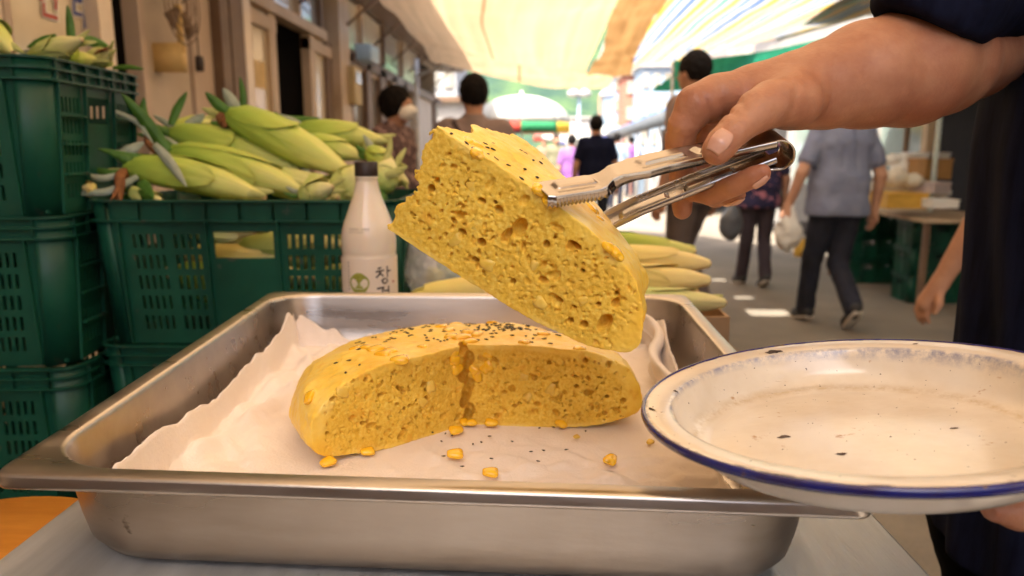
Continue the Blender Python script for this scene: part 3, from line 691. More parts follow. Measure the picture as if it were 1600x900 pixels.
def make_crate(label, loc, group, rows=5, lines=2, rotz=0, simple=False):
    t = thing('plastic_crate', label, 'crate', loc, group); t.rotation_euler.z = rotz
    r = .035
    def layout(hl, groups):
        xs = [-hl]; holes = []
        for g in groups:
            if g[0] == 's':
                _, a, b, n = g; w_ = (b - a) / (n * 2 - 1)
                for k in range(n): holes.append((a + 2 * k * w_, a + (2 * k + 1) * w_, 'slot'))
            else: holes.append((g[1], g[2], 'grip'))
        for a, b, _ in holes: xs += [a, b]
        xs = sorted(set([round(x, 5) for x in xs] + [hl])); return xs, holes
    zr = []; z0, z1 = .018, .182; hgt = (z1 - z0) / rows
    for k in range(rows): zr.append((z0 + k * hgt + hgt * .18, z0 + (k + 1) * hgt - hgt * .14))
    gz = (.140, .182)
    zs = sorted(set([0, CHt - .034, CHt] + [round(v_, 5) for p in zr for v_ in p] + list(gz)))
    def mk(hl, groups, side):
        xs, holes = layout(hl, groups)
        def sol(i, j):
            xm = (xs[i] + xs[i + 1]) / 2; zm = (zs[j] + zs[j + 1]) / 2
            for a, b, k in holes:
                if a < xm < b:
                    if k == 'grip': return not (gz[0] < zm < gz[1])
                    return not any(p < zm < q_ for p, q_ in zr)
            return True
        return wall_panel(xs, zs, sol, hl, None, side)
    hl, hw = CL / 2 - r, CWd / 2 - r
    gl = [('s', -.178, -.128, 5), ('s', -.112, -.070, 4), ('g', -.048, .048), ('s', .070, .112, 4), ('s', .128, .178, 5)]
    gs = [('s', -.112, -.060, 5), ('g', -.036, .036), ('s', .060, .112, 5)]
    for s_, nm in ((-1, 'long_wall'), (1, 'long_wall')):
        v, f = mk(hl, gl, lambda x, d, z: (x * -s_ * 1, s_ * (CWd / 2 - d), z)); mesh(nm, v, f, GREEN, t, smooth=False, local=True)
    for s_ in (-1, 1):
        v, f = mk(hw, gs, lambda x, d, z: (s_ * (CL / 2 - d), x * s_, z)); mesh('short_wall', v, f, GREEN, t, smooth=False, local=True)
    for sx in (-1, 1):
        for sy in (-1, 1):
            m = MB(); rows_ = []
            for z in (0, CHt):
                tp = .012 * (1 - z / CHt); rr = []
                for k in range(9):
                    a = math.pi / 2 * k / 8; rr.append((sx * ((hl - tp) + (r) * math.cos(a)), sy * ((hw - tp) + r * math.sin(a)), z))
                rows_.append(rr)
            m.grid(rows_); o = m.build('corner_post', GREEN, t, local=True); solid(o, CT, 1 if sx * sy > 0 else -1)
    m = MB(); m.box((-hl - .018, -hw - .018, .004), (hl + .018, hw + .018, .009)); m.build('floor_panel', GREEN, t, local=True, smooth=False)
    # rim : flanges all round and the ribs between them
    def ring(out, z, th_):
        P = []
        for cx, cy, a0 in ((hl, hw, 0), (-hl, hw, 90), (-hl, -hw, 180), (hl, -hw, 270)):
            for k in range(7):
                a = rad(a0 + 15 * k); P.append((cx, cy, math.cos(a), math.sin(a)))
        v = []; f = []; n = len(P)
        for cx, cy, ca, sa in P:
            for rr, zz_ in ((r - .001, z), (r + out, z), (r + out, z + th_), (r - .001, z + th_)): v.append((cx + rr * ca, cy + rr * sa, zz_))
        for i in range(n):
            for k in range(4): f.append((i * 4 + k, ((i + 1) % n) * 4 + k, ((i + 1) % n) * 4 + (k + 1) % 4, i * 4 + (k + 1) % 4))
        return v, f
    zl = [CHt - .0035, CHt - .034] + ([CHt - .018] if lines > 2 else [])
    for z in zl:
        v, f = ring(.0075, z, .003); mesh('rim_flange', v, f, GREEN, t, local=True, smooth=False)
    rb = []
    nL = 9; nS = 7
    for k in range(nL):
        x = -hl + 2 * hl * k / (nL - 1)
        for s_ in (-1, 1): rb.append(((x - .0012, s_ * CWd / 2, CHt - .033), (x + .0012, s_ * (CWd / 2 + .0065), CHt - .003)))
    for k in range(nS):
        y = -hw + 2 * hw * k / (nS - 1)
        for s_ in (-1, 1): rb.append(((s_ * CL / 2, y - .0012, CHt - .033), (s_ * (CL / 2 + .0065), y + .0012, CHt - .003)))
    base = None
    for a, b in rb:
        m = MB(); m.box(a, b); m.build('rim_rib', GREEN, t, local=True, smooth=False)
    for x in (-.192, -.056, .056, .192):
        for s_ in (-1, 1):
            m = MB(); yb = s_ * (CWd / 2 - .0118); yt = s_ * CWd / 2; o_ = s_ * .006
            m.add([(x - .0015, yb, .002), (x + .0015, yb, .002), (x + .0015, yb + o_, .002), (x - .0015, yb + o_, .002), (x - .0015, yt, CHt - .035), (x + .0015, yt, CHt - .035), (x + .0015, yt + o_, CHt - .035), (x - .0015, yt + o_, CHt - .035)],
                  [(0, 1, 2, 3), (4, 7, 6, 5), (0, 4, 5, 1), (1, 5, 6, 2), (2, 6, 7, 3), (3, 7, 4, 0)]); m.build('wall_rib', GREEN, t, local=True, smooth=False)
    for y in (-.125, -.047, .047, .125):
        for s_ in (-1, 1):
            m = MB(); yb = s_ * (CL / 2 - .0118); yt = s_ * CL / 2; o_ = s_ * .006
            m.add([(yb, y - .0015, .002), (yb, y + .0015, .002), (yb + o_, y + .0015, .002), (yb + o_, y - .0015, .002), (yt, y - .0015, CHt - .035), (yt, y + .0015, CHt - .035), (yt + o_, y + .0015, CHt - .035), (yt + o_, y - .0015, CHt - .035)],
                  [(0, 1, 2, 3), (4, 7, 6, 5), (0, 4, 5, 1), (1, 5, 6, 2), (2, 6, 7, 3), (3, 7, 4, 0)]); m.build('wall_rib', GREEN, t, local=True, smooth=False)
    if lines > 2:
        for y in (-.086, .086):      # cross bars of the short side panels
            for z in (.060, .105, .148):
                for s_ in (-1, 1):
                    m = MB(); m.box((s_ * (CL / 2 - .004), y - .036, z), (s_ * (CL / 2 + .004), y + .036, z + .003)); m.build('cross_bar', GREEN, t, local=True, smooth=False)
    return t
MY, MX = 1.13 + CWd / 2, -.205 - CL / 2
G1 = 'green plastic crates stacked behind the tray'
cfront = make_crate('green slotted crate heaped with husked corn, top of the stack behind the bottle', (MX, MY, .02 + 4 * CHt), G1, 5, 2)
cside = make_crate('dark green crate directly under the crate heaped with corn', (MX - .004, MY + .003, .02 + 3 * CHt - .001), G1, 5, 3)
LB = {2: 'dark green crate third from the top of the stack behind the bottle', 1: 'dark green crate second from the ground in the stack behind the bottle', 0: 'lowest dark green crate of the stack behind the bottle'}
for k in (2, 1, 0):
    c = copy_tree(cside); c.location = (MX + random.uniform(-.004, .004), MY, .02 + k * CHt - .001 * (4 - k)); c['label'] = LB[k]
LX, LY = -.70 - CL / 2 - .012, 1.055 + CWd / 2
LL = ['lowest green crate of the tall stack at the left edge', 'second green crate from the ground in the tall left stack', 'third green crate from the ground in the tall left stack', 'fourth green crate from the ground in the tall left stack',
      'green crate just below the topmost one in the tall left stack', 'topmost green crate of the tall left stack, corn showing over its rim']
for k in range(6):
    c = copy_tree(cside); c.location = (LX + random.uniform(-.003, .003), LY, k * CHt - .0004 * k); c.rotation_euler.z = rad(4 + random.uniform(-.7, .7)); c['label'] = LL[k]; c['group'] = 'green plastic crates in the tall stack at the left'
t = thing('pallet', 'low grey wooden pallet under the middle crate stack', 'pallet', (MX, MY, 0))
for k in range(4):
    m = MB(); m.box((MX - .25, MY - .17 + k * .092, 0), (MX + .25, MY - .11 + k * .092, .018)); m.build('plank', mat('old_wood', (.25, .2, .14), .8), t, smooth=False)

# ============================================================ corn in husks
def husk_mat(name, c0, c1, c2):
    m, N, L, b = node_mat(name); at = N.new('ShaderNodeAttribute'); at.attribute_name = 't'; a2 = N.new('ShaderNodeAttribute'); a2.attribute_name = 'a'
    r = N.new('ShaderNodeValToRGB'); e = r.color_ramp.elements; e.new(.5)
    for i, (p, c) in enumerate(((0, c0), (.5, c1), (1, c2))): e[i].position = p; e[i].color = (*c, 1)
    cb = N.new('ShaderNodeCombineXYZ'); L.new(at.outputs['Fac'], cb.inputs[0]); L.new(a2.outputs['Fac'], cb.inputs[1])
    mp = N.new('ShaderNodeMapping'); mp.inputs['Scale'].default_value = (2.0, 62, 1); L.new(cb.outputs[0], mp.inputs[0])
    n = N.new('ShaderNodeTexNoise'); n.inputs['Scale'].default_value = 1.6; n.inputs['Detail'].default_value = 4; L.new(mp.outputs[0], n.inputs[0])
    ad = N.new('ShaderNodeMath'); ad.operation = 'MULTIPLY_ADD'; L.new(n.outputs[0], ad.inputs[0]); ad.inputs[1].default_value = 1.0; 
    sb = N.new('ShaderNodeMath'); sb.operation = 'SUBTRACT'; L.new(at.outputs['Fac'], sb.inputs[0]); sb.inputs[1].default_value = .48; L.new(sb.outputs[0], ad.inputs[2])
    L.new(ad.outputs[0], r.inputs[0]); L.new(r.outputs[0], b.inputs['Base Color']); b.inputs['Roughness'].default_value = .5; b.inputs['Specular IOR Level'].default_value = .3
    bp = N.new('ShaderNodeBump'); bp.inputs['Strength'].default_value = .5; bp.inputs['Distance'].default_value = .0012; L.new(n.outputs[0], bp.inputs['Height']); L.new(bp.outputs[0], b.inputs['Normal'])
    b.inputs['Subsurface Weight'].default_value = .12; b.inputs['Subsurface Scale'].default_value = .004
    return m
HUSK = husk_mat('corn_husk', (.22, .36, .04), (.46, .56, .09), (.74, .70, .25))
HUSKP = husk_mat('corn_husk_pale', (.36, .50, .10), (.60, .64, .22), (.74, .66, .34))
HUSKY = husk_mat('corn_husk_yellow', (.62, .56, .14), (.82, .66, .22), (.84, .70, .34))
LEAF = mat('corn_leaf', (.10, .24, .035), .5, 0, (.06, .16, .02), 20, .2, 200, stretch=(1, 1, 1), transl=.25)
LEAFG = mat('dry_leaf', (.45, .50, .42), .6, 0, (.32, .38, .28), 20, .2, 200, transl=.2)
LEAFP = mat('pale_leaf', (.62, .64, .26), .6, 0, (.48, .50, .16), 40, .3, 200, transl=.2)
SILK = mat('corn_silk', (.26, .10, .03), .75, 0, (.14, .05, .015), 90, .5, 500)
STEM = mat('corn_stem_end', (.66, .52, .30), .7, 0, (.50, .34, .16), 120)
def frame(a, b):
    T = (b - a) / np.linalg.norm(b - a); h = np.array([0, 0, 1.]) if abs(T[2]) < .95 else np.array([1., 0, 0]); X = np.cross(T, h); X /= np.linalg.norm(X); return T, X, np.cross(X, T)
def blade(parent, pts, w_, m, fold=.35):
    P, s_ = smooth_path(pts, 26); L_ = s_[-1]; rows = []
    for i in range(len(P)):
        T = P[min(i + 1, len(P) - 1)] - P[max(i - 1, 0)]; T /= np.linalg.norm(T); S_ = np.cross(T, _f); S_ /= np.linalg.norm(S_); q_ = i / (len(P) - 1)
        ww = w_ * math.sin(math.pi * min(1, .18 + q_ * .82)) ** .7 + .0004; N_ = np.cross(S_, T)
        rows.append([P[i] + S_ * ww * c + N_ * ww * fold * (abs(c) + .12 * math.sin(q_ * 19 + c * 3)) for c in (-1, -.6, -.2, 0, .2, .6, 1)])
    o = MB().grid(rows).build('leaf', m, parent); solid(o, .0005, 0); return o
def ear(a, b, r, m, label, group, silk=None, sag=.0, nt_=34, na=30, roll=None, cut=True, prof=None):
    a = np.asarray(a, float); b = np.asarray(b, float); t = thing('corn_ear', label, 'corn', a, group); L_ = np.linalg.norm(b - a)
    T, X, Y = frame(a, b); roll = random.uniform(0, 6.28) if roll is None else roll; sd = random.randint(0, 99)
    prof = prof or ([0, .05, .14, .3, .5, .7, .84, .93, 1], [.34, .52, .80, .98, 1.0, .86, .60, .38, .24])
    def pt(tt, th_, off=0):
        rr = r * np.interp(tt, *prof); rr = rr * (1 + .03 * math.sin(5 * th_ + sd) + .02 * math.sin(11 * th_ + 9 * tt + sd)) + off
        c = a + (b - a) * tt + np.array([0, 0, -sag * 4 * tt * (1 - tt) * 1.0])
        return c + rr * (math.cos(th_ + roll) * X + math.sin(th_ + roll) * Y)
    P = np.array([[pt(i / (nt_ - 1), 2 * math.pi * k / na) for k in range(na + 1)] for i in range(nt_)])
    tt = np.repeat(np.arange(nt_) / (nt_ - 1), na + 1); aa = np.tile(np.arange(na + 1) / na, nt_)
    g = MB().grid(P); mesh('husk', g.v, g.f, m, t, attr={'t': tt, 'a': aa})
    for q_ in range(3):                    # overlapping husk leaves wrapped round it
        th0 = q_ * 2.2 + .4; e0 = random.uniform(.55, .85); hw0 = random.uniform(1.0, 1.35); st = .02 + .05 * q_; rows = []
        n1_, n2_ = 22, 13; ts = []; as_ = []
        for i in range(n1_):
            s_ = i / (n1_ - 1); tt_ = st + (e0 - st) * s_; hw_ = hw0 * math.sqrt(max(0, 1 - s_ ** 2.2)) + .02; row = []
            for k in range(n2_):
                c = k / (n2_ - 1) * 2 - 1; off = .0010 + .0009 * q_ + .0016 * abs(c) ** 4 + .0030 * s_ ** 6 + .0004 * math.sin(c * 9 + s_ * 7)
                row.append(pt(tt_, th0 + c * hw_, off)); ts.append(tt_ * .9 + .04); as_.append(.5 + .5 * c * .8 + q_ * .3)
            rows.append(row)
        g = MB().grid(rows); mesh('husk_leaf', g.v, g.f, m, t, attr={'t': ts, 'a': as_})
    m2 = MB(); c = a; m2.tube([a + (b - a) * .03, a - (b - a) * .03, a - (b - a) * .07], [r * .34, r * .27, r * .26], 12); m2.build('stem', STEM if silk is None else m, t) if silk is None else None
    if silk is not None:
        pts = [a + (b - a) * .03] + [np.asarray(p) for p in silk]; n = len(pts)
        for q_ in range(5):
            o_ = np.random.default_rng(q_ + sd).normal(size=(n, 3)) * r * .16; o_[0] *= .3
            m3 = MB() if q_ == 0 else m3; Pp, _ = smooth_path([p + o_[i] for i, p in enumerate(pts)], 14)
            m3.tube(Pp, np.interp(np.linspace(0, 1, 14), [0, .3, .8, 1], [r * .22, r * .26, r * .16, r * .03]), 8)
        tag(m3.build('silk', SILK, t), kind='stuff')
    if nt_ > 20 and m is not HUSKY:
        g3 = np.random.default_rng(sd * 7 + int(r * 1e5)); ax_ = (b - a) / L_
        for q_ in range(4):
            th4 = 6.28 * q_ / 4 + g3.uniform(0, 1); dr = math.cos(th4) * X + math.sin(th4) * Y; ln = r * g3.uniform(1.2, 2.6); st4 = a + ax_ * L_ * .06 + dr * r * .45
            blade(t, [st4, st4 - ax_ * ln * .5 + dr * r * .35, st4 - ax_ * ln + dr * r * g3.uniform(.1, .9) + np.array([0, 0, g3.uniform(-.008, .012)])], r * g3.uniform(.2, .34), [LEAF, LEAFG, LEAFP, LEAF][q_])
        for q_ in range(2):
            th4 = g3.uniform(0, 6.28); dr = math.cos(th4) * X + math.sin(th4) * Y; st4 = b - ax_ * L_ * .16 + dr * r * .42
            blade(t, [st4, st4 + ax_ * r * .9 + dr * r * .05, st4 + ax_ * r * 1.9 + dr * r * g3.uniform(.1, .5)], r * .22, LEAFP)
    # end where the leaves are cut : pale flat tip
    m4 = MB(); m4.tube([b - (b - a) * .012, b + (b - a) * .012], [r * .26, r * .2], 12); m4.build('cut_tip', STEM, t)
    return t
GC = 'ears of corn heaped in the middle crate'
E = {}
def EW(x0, y0, d0, x1, y1, d1, rp, m, lb, key=None, silk=None, grp=GC, **k):
    t = ear(W(x0, y0, d0), W(x1, y1, d1), rp * (d0 + d1) / 2 / FX, m, lb, grp, silk, **k); E[key] = t; return t
EW(196, 262, 1.24, 412, 309, 1.22, 25, HUSK, 'green corn ear lying lowest along the front rim, brown silk hanging over the rim', 1, silk=[W(188, 270, 1.22), W(186, 290, 1.19), W(182, 318, 1.17)], sag=-.010)
EW(262, 238, 1.29, 480, 302, 1.27, 26, HUSK, 'pale green corn ear lying directly above the lowest front ear', 2, silk=[W(248, 236, 1.28), W(236, 226, 1.27), W(228, 215, 1.28)], sag=-.008)
EW(262, 207, 1.37, 466, 268, 1.34, 22, HUSK, 'green corn ear third from the front rim, lying behind two others', 3, sag=-.010)
EW(352, 176, 1.35, 548, 272, 1.31, 28, HUSK, 'large corn ear slanting across the top of the heap, brown dry upper end', 4, silk=[W(345, 182, 1.34), W(350, 198, 1.33)], sag=-.004)
EW(462, 203, 1.43, 603, 222, 1.42, 19, HUSK, 'smooth corn ear lying level highest at the back right of the heap', 5, sag=-.004)
EW(468, 222, 1.38, 566, 246, 1.36, 18, HUSK, 'corn ear lying just under the level one at the back right', 6, sag=-.004)
EW(575, 236, 1.34, 617, 262, 1.30, 15, HUSK, 'short corn ear pointing right beyond the cap of the bottle', 7)
EW(520, 310, 1.28, 588, 268, 1.25, 30, HUSKP, 'pale peeled corn ear end right behind the bottle neck', 8)
EW(590, 300, 1.26, 612, 250, 1.28, 22, HUSKP, 'pale corn ear standing right of the bottle neck', 9)
EW(470, 308, 1.22, 520, 292, 1.19, 16, HUSKP, 'short pale corn end by the rim left of the bottle', 10)
EW(480, 285, 1.30, 530, 310, 1.24, 20, HUSKP, 'pale corn end tucked below the slanting ear', 11)
EW(595, 262, 1.35, 637, 285, 1.30, 12, HUSKP, 'thin pale corn tip at the right end of the heap', 12)
EW(205, 300, 1.22, 255, 318, 1.18, 13, HUSKP, 'small pale corn ear end under the hanging silk', 13)
EW(250, 215, 1.42, 330, 190, 1.45, 16, HUSK, 'dark green corn ear at the back left of the heap', 14)
EW(400, 200, 1.42, 470, 240, 1.42, 16, HUSK, 'corn ear showing between the slanting ear and the back ones', 15)
EW(400, 275, 1.33, 520, 300, 1.27, 22, HUSKP, 'pale corn ear lying in the gap under the slanting ear', 16)
EW(150, 296, 1.20, 128, 293, 1.185, 9, HUSKY, 'tiny yellow corn tip in the left corner of the middle crate', 17)
for k in range(13):                       # ears further down, seen through the slots
    y = random.uniform(1.17, 1.40); x = random.uniform(-.66, -.42); z = .99 + .028 * (k % 5)
    b = np.array([x + random.uniform(.15, .2), y + random.uniform(-.02, .02), z + random.uniform(-.01, .01)])
    ear((x, y, z), b, .023, random.choice([HUSK, HUSKP, HUSKY]), 'corn ear deep inside the middle crate seen only through its slots', 'corn ears inside the middle crate', nt_=16, na=16)
ear(W(285, 352, 1.17), W(398, 362, 1.17), .020, HUSKP, 'corn ear showing through the grip opening of the middle crate', GC, nt_=24, na=20)
blade(E[2], [W(262, 238, 1.27), W(238, 205, 1.26), W(215, 175, 1.25), W(190, 146, 1.24)], .011, LEAF)
blade(E[2], [W(266, 195, 1.35), W(275, 170, 1.35), W(292, 143, 1.35)], .008, LEAF)
blade(E[4], [W(378, 178, 1.36), W(380, 150, 1.36), W(375, 120, 1.36)], .006, LEAF)
blade(E[5], [W(405, 182, 1.45), W(450, 188, 1.45), W(500, 185, 1.45)], .009, LEAF)
blade(E[3], [W(290, 196, 1.36), W(305, 188, 1.36), W(320, 178, 1.36)], .010, LEAFG)
blade(E[2], [W(180, 248, 1.24), W(200, 235, 1.24), W(225, 222, 1.25)], .010, LEAFG)
blade(E[1], [W(240, 225, 1.22), W(262, 250, 1.19), W(292, 292, 1.17)], .008, LEAFG)
blade(E[2], [W(255, 250, 1.24), W(200, 245, 1.23), W(152, 232, 1.22)], .007, LEAF)
blade(E[1], [W(200, 268, 1.23), W(160, 280, 1.21), W(108, 268, 1.2)], .005, LEAFG)
blade(E[1], [W(215, 275, 1.21), W(170, 300, 1.19), W(104, 303, 1.18)], .006, LEAFG)
blade(E[2], [W(175, 172, 1.27), W(215, 190, 1.26), W(240, 225, 1.25)], .004, LEAFG)
blade(E[1], [W(215, 285, 1.2), W(225, 300, 1.18), W(240, 309, 1.17)], .014, HUSKP if False else LEAF)
blade(E[5], [W(228, 190, 1.33), W(222, 170, 1.33), W(225, 152, 1.33)], .007, LEAF)
GT = 'ears of corn in the topmost left crate'
EW(48, 92, 1.22, 128, 62, 1.17, 17, HUSKP, 'pale corn ear tip slanting up over the rim of the topmost left crate', 20, grp=GT)
EW(-40, 20, 1.12, 20, 82, 1.10, 19, HUSK, 'green corn ear at the very left edge over the topmost crate', 21, grp=GT)
EW(140, 100, 1.28, 176, 80, 1.25, 14, HUSKP, 'short corn ear with reddish silk at the right end of the topmost crate', 22, grp=GT, silk=[W(150, 84, 1.25), W(170, 76, 1.24)])
EW(95, 96, 1.22, 150, 92, 1.25, 13, HUSK, 'green corn ear lying level between two others in the topmost crate', 23, grp=GT)
for k in range(6):
    x = random.uniform(-1.1, -.95); y = random.uniform(1.12, 1.34); z = 1.26 + .03 * (k % 3)
    ear((x, y, z), (x + .2, y + random.uniform(-.03, .03), z + .01), .022, random.choice([HUSK, HUSKP]), 'corn ear inside the topmost left crate seen through its openings', 'corn ears inside the topmost left crate', nt_=16, na=16)
blade(E[20], [W(110, 75, 1.2), W(109, 45, 1.2), W(105, 8, 1.2)], .007, LEAF)
blade(E[20], [W(88, 58, 1.22), W(60, 66, 1.22), W(42, 74, 1.22)], .009, LEAF)
blade(E[22], [W(125, 60, 1.26), W(145, 64, 1.28), W(170, 72, 1.3)], .009, LEAF)
blade(E[22], [W(176, 106, 1.3), W(200, 104, 1.3), W(225, 108, 1.3)], .004, LEAF)

# ---- low bench with the carton of peeled corn, and the stool with the bottle
WOOD = mat('bench_wood', (.34, .24, .14), .7, 0, (.24, .16, .09), 5, .2, 80, stretch=(1, 12, 12))
t = thing('wooden_bench', 'low wooden bench behind the tray under the carton of corn', 'bench', (.07, 1.25, 0))
m = MB(); m.box((-.195, .945, .905), (.335, 1.60, .93)); m.build('bench_top', WOOD, t, smooth=False)
for x in (-.18, .29):
    for y in (.96, 1.56):
        m = MB(); m.box((x, y, 0), (x + .035, y + .035, .9045)); m.build('leg', WOOD, t, smooth=False)
CARD = mat('cardboard', (.42, .27, .15), .85, 0, (.34, .21, .11), 10, .1, 200)
t = thing('cardboard_box', 'open brown cardboard box full of corn behind the right tray rim', 'box', (.1, 1.1, .931))
bx = (-.10, .985, .9315), (.270, 1.32, 1.028)
for nm, a, b in (('front_panel', (bx[0][0], bx[0][1], bx[0][2]), (bx[1][0], bx[0][1] + .004, bx[1][2])), ('back_panel', (bx[0][0], bx[1][1] - .004, bx[0][2]), (bx[1][0], bx[1][1], bx[1][2])),
                 ('side_panel', (bx[0][0], bx[0][1] + .0045, bx[0][2]), (bx[0][0] + .004, bx[1][1] - .0045, bx[1][2])), ('side_panel', (bx[1][0] - .004, bx[0][1] + .0045, bx[0][2]), (bx[1][0], bx[1][1] - .0045, bx[1][2])), ('floor_panel', (bx[0][0] + .005, bx[0][1] + .005, bx[0][2]), (bx[1][0] - .005, bx[1][1] - .005, bx[0][2] + .003))):
    m = MB(); m.box(a, b); m.build(nm, CARD, t, smooth=False)
m = MB(); m.box((.232, .9842, .992), (.243, .9849, 1.006)); m.box((.227, .9842, .996), (.2315, .9849, 1.003)); m.box((.2435, .9842, .994), (.247, .9849, 1.0)); tag(m.build('printed_mark', mat('red_print', (.16, .06, .04), .8), t, smooth=False), kind='stuff')
GP = 'corn ears piled in the cardboard box'
FAT = ([0, .06, .2, .45, .7, .86, .95, 1], [.5, .8, .98, 1, .95, .75, .5, .34])
def EB(x0, y0, x1, y1, d, rp, m, lb, **k): return ear(W(x0, y0, d), W(x1, y1, d), rp * d / FX, m, lb, GP, None, prof=FAT, **k)
EB(900, 468, 1132, 473, 1.04, 20, HUSKP, 'pale green corn ear lying lowest along the front of the cardboard box')
EB(900, 434, 1108, 438, 1.10, 21, HUSKY, 'yellow peeled corn ear just above the lowest green one in the box')
EB(895, 398, 1108, 412, 1.16, 20, HUSKY, 'yellow peeled corn ear second from the top of the box pile')
EB(920, 372, 1086, 392, 1.22, 14, HUSK, 'bright green corn ear lying on top of the box pile')
EB(640, 470, 860, 436, 1.08, 20, HUSKY, 'yellow corn ear mostly hidden behind the lifted bread wedge')
EB(720, 455, 900, 420, 1.16, 20, HUSKY, 'yellow corn ear at the back left of the box pile')
EB(760, 400, 930, 412, 1.22, 20, HUSKY, 'yellow corn ear hidden high behind the bread wedge')
t = thing('wooden_stool', 'small square wooden stool under the white bottle', 'stool', (-.24, 1.03, 0))
m = MB(); m.box((-.345, .965, .925), (-.2, 1.118, .945)); m.build('seat', WOOD, t, smooth=False)
for x in (-.34, -.23):
    for y in (.97, 1.09):
        m = MB(); m.box((x, y, 0), (x + .025, y + .025, .9245)); m.build('leg', WOOD, t, smooth=False)
t = thing('round_stool', 'round orange wooden stool top low at the left of the table', 'stool', (-.46, .50, 0))
ORW = mat('orange_wood', (.62, .26, .035), .35, 0, (.50, .19, .02), 4, .05, 60, stretch=(2, 14, 2), coat=.3)
m = MB(); c0 = G(-10, 880, .975); m.lathe([(.001, -.022), (.108, -.022), (.112, -.018), (.112, -.004), (.108, 0), (.001, 0)], (c0[0] - .040, c0[1] + .01, .965), 64); m.build('seat', ORW, t)
for k in range(4):
    a = rad(45 + 90 * k); m = MB(); m.tube([(c0[0] - .04 + .07 * math.cos(a), c0[1] + .01 + .07 * math.sin(a), .942), (c0[0] - .04 + .11 * math.cos(a), c0[1] + .01 + .11 * math.sin(a), 0)], .013); m.build('leg', ORW, t)

# ---- bottle of rice wine
bc = W(577, 400, 1.03); BX, BY = bc[0], bc[1]
zat = lambda y: V(577, y, BY - .0)[2]
px2m = 1.03 / FX
BOT = mat('milky_bottle', (.84, .74, .62), .22, 0, (.80, .70, .57), 6, 0, sss=.25, sssr=.01, coat=.5)
LAB = mat('cream_label', (.86, .74, .62), .55, 0, (.84, .71, .58), 10)
INK = mat('black_ink', (.035, .02, .018), .6); GRN = mat('olive_print', (.36, .36, .06), .6, 0, (.26, .28, .03), 200); WHP = mat('white_print', (.8, .78, .6), .6)
bot = thing('rice_wine_bottle', 'white plastic bottle of rice wine with dark cap and cream label', 'bottle', (BX, BY, .9455))
RB = 42.5 * px2m
pr = [(.4 * RB, .9455), (.96 * RB, .9457), (RB, .952), (RB, zat(452)), (RB * .995, zat(403)), (RB * .992, zat(398)), (RB * .965, zat(395.5)), (RB * .985, zat(392)), (RB * .99, zat(385)), (RB * .985, zat(373)), (40.5 * px2m, zat(360)), (37.5 * px2m, zat(349)), (33 * px2m, zat(337)), (27.5 * px2m, zat(322)), (22 * px2m, zat(307)), (18.6 * px2m, zat(294)), (17 * px2m, zat(284)), (16.6 * px2m, zat(279)), (18 * px2m, zat(277.5)), (18 * px2m, zat(276)), (13 * px2m, zat(275.5)), (13 * px2m, zat(262))]
m = MB(); m.lathe(pr, (BX, BY, 0), 64); m.build('flask', BOT, bot)
cp = [(.5 * px2m, zat(275)), (17.2 * px2m, zat(275)), (17.4 * px2m, zat(274)), (17.2 * px2m, zat(254)), (15.8 * px2m, zat(252.5)), (.5 * px2m, zat(252.5))]
m = MB(); nn_ = 96; v = []
for r_, z in cp:
    for k in range(nn_):
        a = 2 * math.pi * k / nn_; rr = r_ * (1 + (.018 if k % 2 and .6 < r_ / (17 * px2m) else 0)); v.append((BX + rr * math.cos(a), BY + rr * math.sin(a), z))
m.add(v, [(i * nn_ + k, i * nn_ + (k + 1) % nn_, (i + 1) * nn_ + (k + 1) % nn_, (i + 1) * nn_ + k) for i in range(len(cp) - 1) for k in range(nn_)]); m.build('cap', mat('dark_brown_cap', (.035, .022, .018), .45), bot)
m = MB(); m.lathe([(RB + .0003, .955), (RB + .0003, zat(399.5))], (BX, BY, 0), 64, cap=False); m.build('label_sheet', LAB, bot)
def wrap(name, verts, faces, m_, r_, px0=None, parent=bot):
    """verts: (s across in metres from facing angle, z)"""
    fa = math.atan2(-BY, -BX)       # faces the viewer
    V_ = [(BX + r_ * math.cos(fa + s_ / r_), BY + r_ * math.sin(fa + s_ / r_), z) for s_, z in verts]; return mesh(name, V_, faces, m_, parent, smooth=False)
def stroke(pts, wd):
    P = np.array(pts, float); v = []; f = []; N_ = 8
    PP = np.concatenate([np.linspace(P[i], P[i + 1], N_, endpoint=(i == len(P) - 2)) for i in range(len(P) - 1)]) if len(P) > 1 else P
    for i, p in enumerate(PP):
        T = PP[min(i + 1, len(PP) - 1)] - PP[max(0, i - 1)]; T /= np.linalg.norm(T) + 1e-12; n_ = np.array([-T[1], T[0]]) * wd * (1 - .25 * (i / len(PP)))
        v += [p + n_, p - n_]
    return v, [(2 * i, 2 * i + 1, 2 * i + 3, 2 * i + 2) for i in range(len(PP) - 1)]
def glyph(name, strokes, cx, cz, h, wd, m_, r_, mirror=1):
    V_ = []; F_ = []
    for st in strokes:
        v, f = stroke([(cx + (x - .5) * h, cz + (.5 - y) * h) for x, y in st], wd); n = len(V_); V_ += [tuple(p) for p in v]; F_ += [tuple(i + n for i in q_) for q_ in f]
    return wrap(name, V_, F_, m_, r_)
CHANG = [[(.12, .10), (.34, .06)], [(.0, .28), (.52, .22)], [(.28, .24), (.2, .45), (.0, .64)], [(.26, .38), (.46, .58)], [(.74, .0), (.74, .66)], [(.74, .30), (1.0, .28)], [(.50, .72), (.36, .82), (.44, .98), (.62, 1.0), (.74, .88), (.66, .74), (.50, .72)]]
GEOK = [[(.04, .10), (.46, .06), (.36, .34), (.1, .52)], [(.80, .0), (.80, .56)], [(.50, .28), (.80, .26)], [(.22, .68), (.80, .64), (.76, 1.0)]]
o1 = glyph('lettering', CHANG, (597 - 577) * px2m * 1.1, zat(424), 26 * px2m, 1.35 * px2m, INK, RB + .0007)
